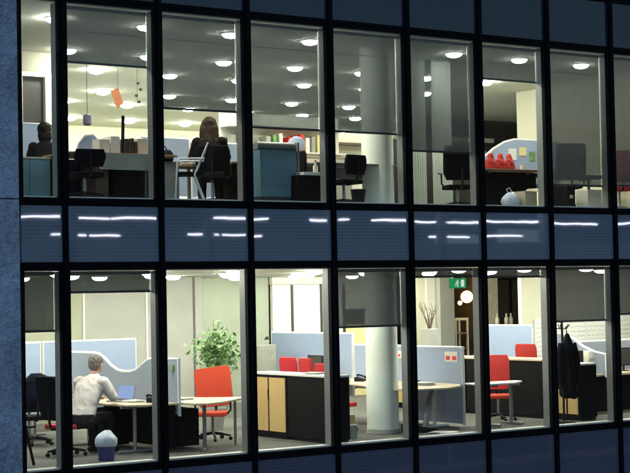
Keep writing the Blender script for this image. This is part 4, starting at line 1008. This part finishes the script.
t = thing('carton', 'open pale carton on the floor under the brown topped desk', 'box', (9.02, .62, F), R(10))
cb = MB(); cb.box(-.16, .16, -.14, .14, 0, .01).box(-.16, -.15, -.14, .14, .011, .3).box(.15, .16, -.14, .14, .011, .3).box(-.149, .149, -.14, -.13, .011, .3).box(-.149, .149, .13, .14, .011, .3); cb.build('walls', 'carton', t)
MB().box(-.005, .005, -.14, .14, 0, .12).xf(Matrix.Translation((.165, 0, .3)) @ Matrix.Rotation(R(60), 4, 'Y')).build('flap', 'carton', t)
t = thing('plastic_bag', 'crumpled white plastic bag beside the pale carton', 'bag', (8.68, .60, F)); rr = random.Random(9); n = 26
rs = [[((r_ + rr.uniform(-.02, .02)) * math.cos(2 * PI * i / n), (r_ * .7 + rr.uniform(-.02, .02)) * math.sin(2 * PI * i / n), z_ + rr.uniform(-.015, .015)) for i in range(n)] for r_, z_ in ((.1, .02), (.16, .05), (.18, .12), (.16, .19), (.1, .25), (.04, .28))]
MB().rings(rs).build('sack', 'bag_white', t, smooth=True)
MB().tube([(-.05, 0, .26), (-.08, .01, .33), (.0, .02, .36), (.05, 0, .27)], .008).build('handle', 'bag_white', t, smooth='auto')
# silhouette window
office_chair('high backed black chair seen as a silhouette through the lowest blind', (10.55, 1.15, F), R(60), bw=.54, bh=.66, hz=.48)
desk('black desk behind the lowest blind', [(10.1, 2.4), (10.1, 1.7), (12.4, 1.7), (12.4, 2.4)], .73, [(10.5, 2.1, HP), (12.0, 2.1, HP)], top='black_laminate', loc=(0, 0, F))
t = thing('box', 'white box on the floor below the lowest blind', 'box', (10.40, .5, F))
B(0, .34, 0, .3, 0, .36, bev=.005).build('carcass', 'white_panel', t); B(.05, .29, -.006, -.001, .2, .3).build('label_plate', 'ivory', t)
t = thing('computer_tower', 'black computer tower beside the white box below the lowest blind', 'computer', (9.95, .55, F))
B(0, .2, 0, .42, 0, .42, bev=.01).build('case', 'black_plastic', t); B(.06, .14, -.006, -.001, .2, .26).build('drive_front', 'white_panel', t)
office_chair('crimson chair behind the blind at the right edge of the upper storey', (12.2, 1.5, F), R(60), 'crimson_fabric', bh=.6, hz=.5)

# ------------------------------------------------------------------ building across the street (its strip lights mirror in the spandrels)
ob = thing('office_block', 'opposite office block across the street whose strip lights mirror in the spandrel glass', 'building', (0, -30, 0))
for z in (GZ, -.2, 3.2, 5.6): B(6, 54, -9, .6, z, z + .25).build('floor_slab', 'concrete', ob)
B(6, 54, -9, .6, 9, 9.4).build('roof', 'concrete', ob)
B(6, 54, -9.3, -9, GZ, 9).build('back_wall', 'concrete', ob)
B(5.7, 6, -9, .6, GZ, 9.4).build('side_wall', 'concrete', ob); B(54, 54.3, -9, .6, GZ, 9.4).build('side_wall', 'concrete', ob)
for i in range(9): B(9.2 + 5.4 * i, 9.5 + 5.4 * i, .2, .55, GZ, 9).build('pillar', 'concrete', ob)
B(6, 54, .45, .55, 3.2, 4.2).build('parapet', 'concrete', ob)
for x0, x1, z0, z1 in ((38.2, 40.9, 4.2, 5.0), (42.0, 45.2, 4.4, 5.2)): B(x0, x1, -8.99, -8.96, z0, z1).build('glow_panel', 'room_glow', ob)  # added glowing panels give the pale room patches mirrored in the spandrels
TA = [(13.03, 14.42), (14.76, 16.32), (16.59, 18.18), (20.65, 22.1), (22.24, 22.85), (24.96, 25.94), (26.16, 26.5), (27.83, 29.3), (29.95, 31.48), (31.74, 33.26), (33.43, 33.85), (34.06, 35.65), (35.82, 37.23), (37.35, 37.68), (37.86, 39.73), (40.98, 42.2)]
for a, b in TA: MB().cyl((a - .09, 0, 5.08), (b + .09, 0, 5.08), .030, n=10).build('strip_light', 'tube', ob)
for a, b in [(14.26, 14.67), (14.75, 15.51), (15.66, 16.86), (19.55, 20.81), (20.97, 22.0), (22.22, 22.75), (30.65, 32.72), (33.51, 35.58)]:
    MB().cyl((a, -.1, 4.48), (b, -.1, 4.48), .026, n=10).build('strip_light', 'tube', ob)

# ------------------------------------------------------------------ light and world
w = bpy.data.worlds.new('World'); S.world = w; w.use_nodes = True
nt = w.node_tree; bg = nt.nodes['Background']
sky = nt.nodes.new('ShaderNodeTexSky'); sky.sky_type = 'NISHITA'; sky.sun_disc = False
SE, SR = R(6), R(20)
sky.sun_elevation = SE; sky.sun_rotation = SR; sky.ozone_density = 3
nt.links.new(sky.outputs[0], bg.inputs[0]); bg.inputs[1].default_value = .15
sun = bpy.data.lights.new('sun', 'SUN'); sun.energy = .42; sun.angle = R(12); sun.color = (.60, .76, 1)
so = bpy.data.objects.new('sun', sun); COL.objects.link(so); so.rotation_euler = (R(55), 0, R(-25))
S.view_settings.view_transform = 'Standard'; S.view_settings.look = 'None'; S.view_settings.exposure = 0; S.view_settings.gamma = 1
S.view_settings.use_curve_mapping = False
S.cycles.use_denoising = True
S.cycles.max_bounces = 10; S.cycles.transparent_max_bounces = 24; S.cycles.diffuse_bounces = 5
S.cycles.sample_clamp_indirect = 6; S.cycles.use_light_tree = True
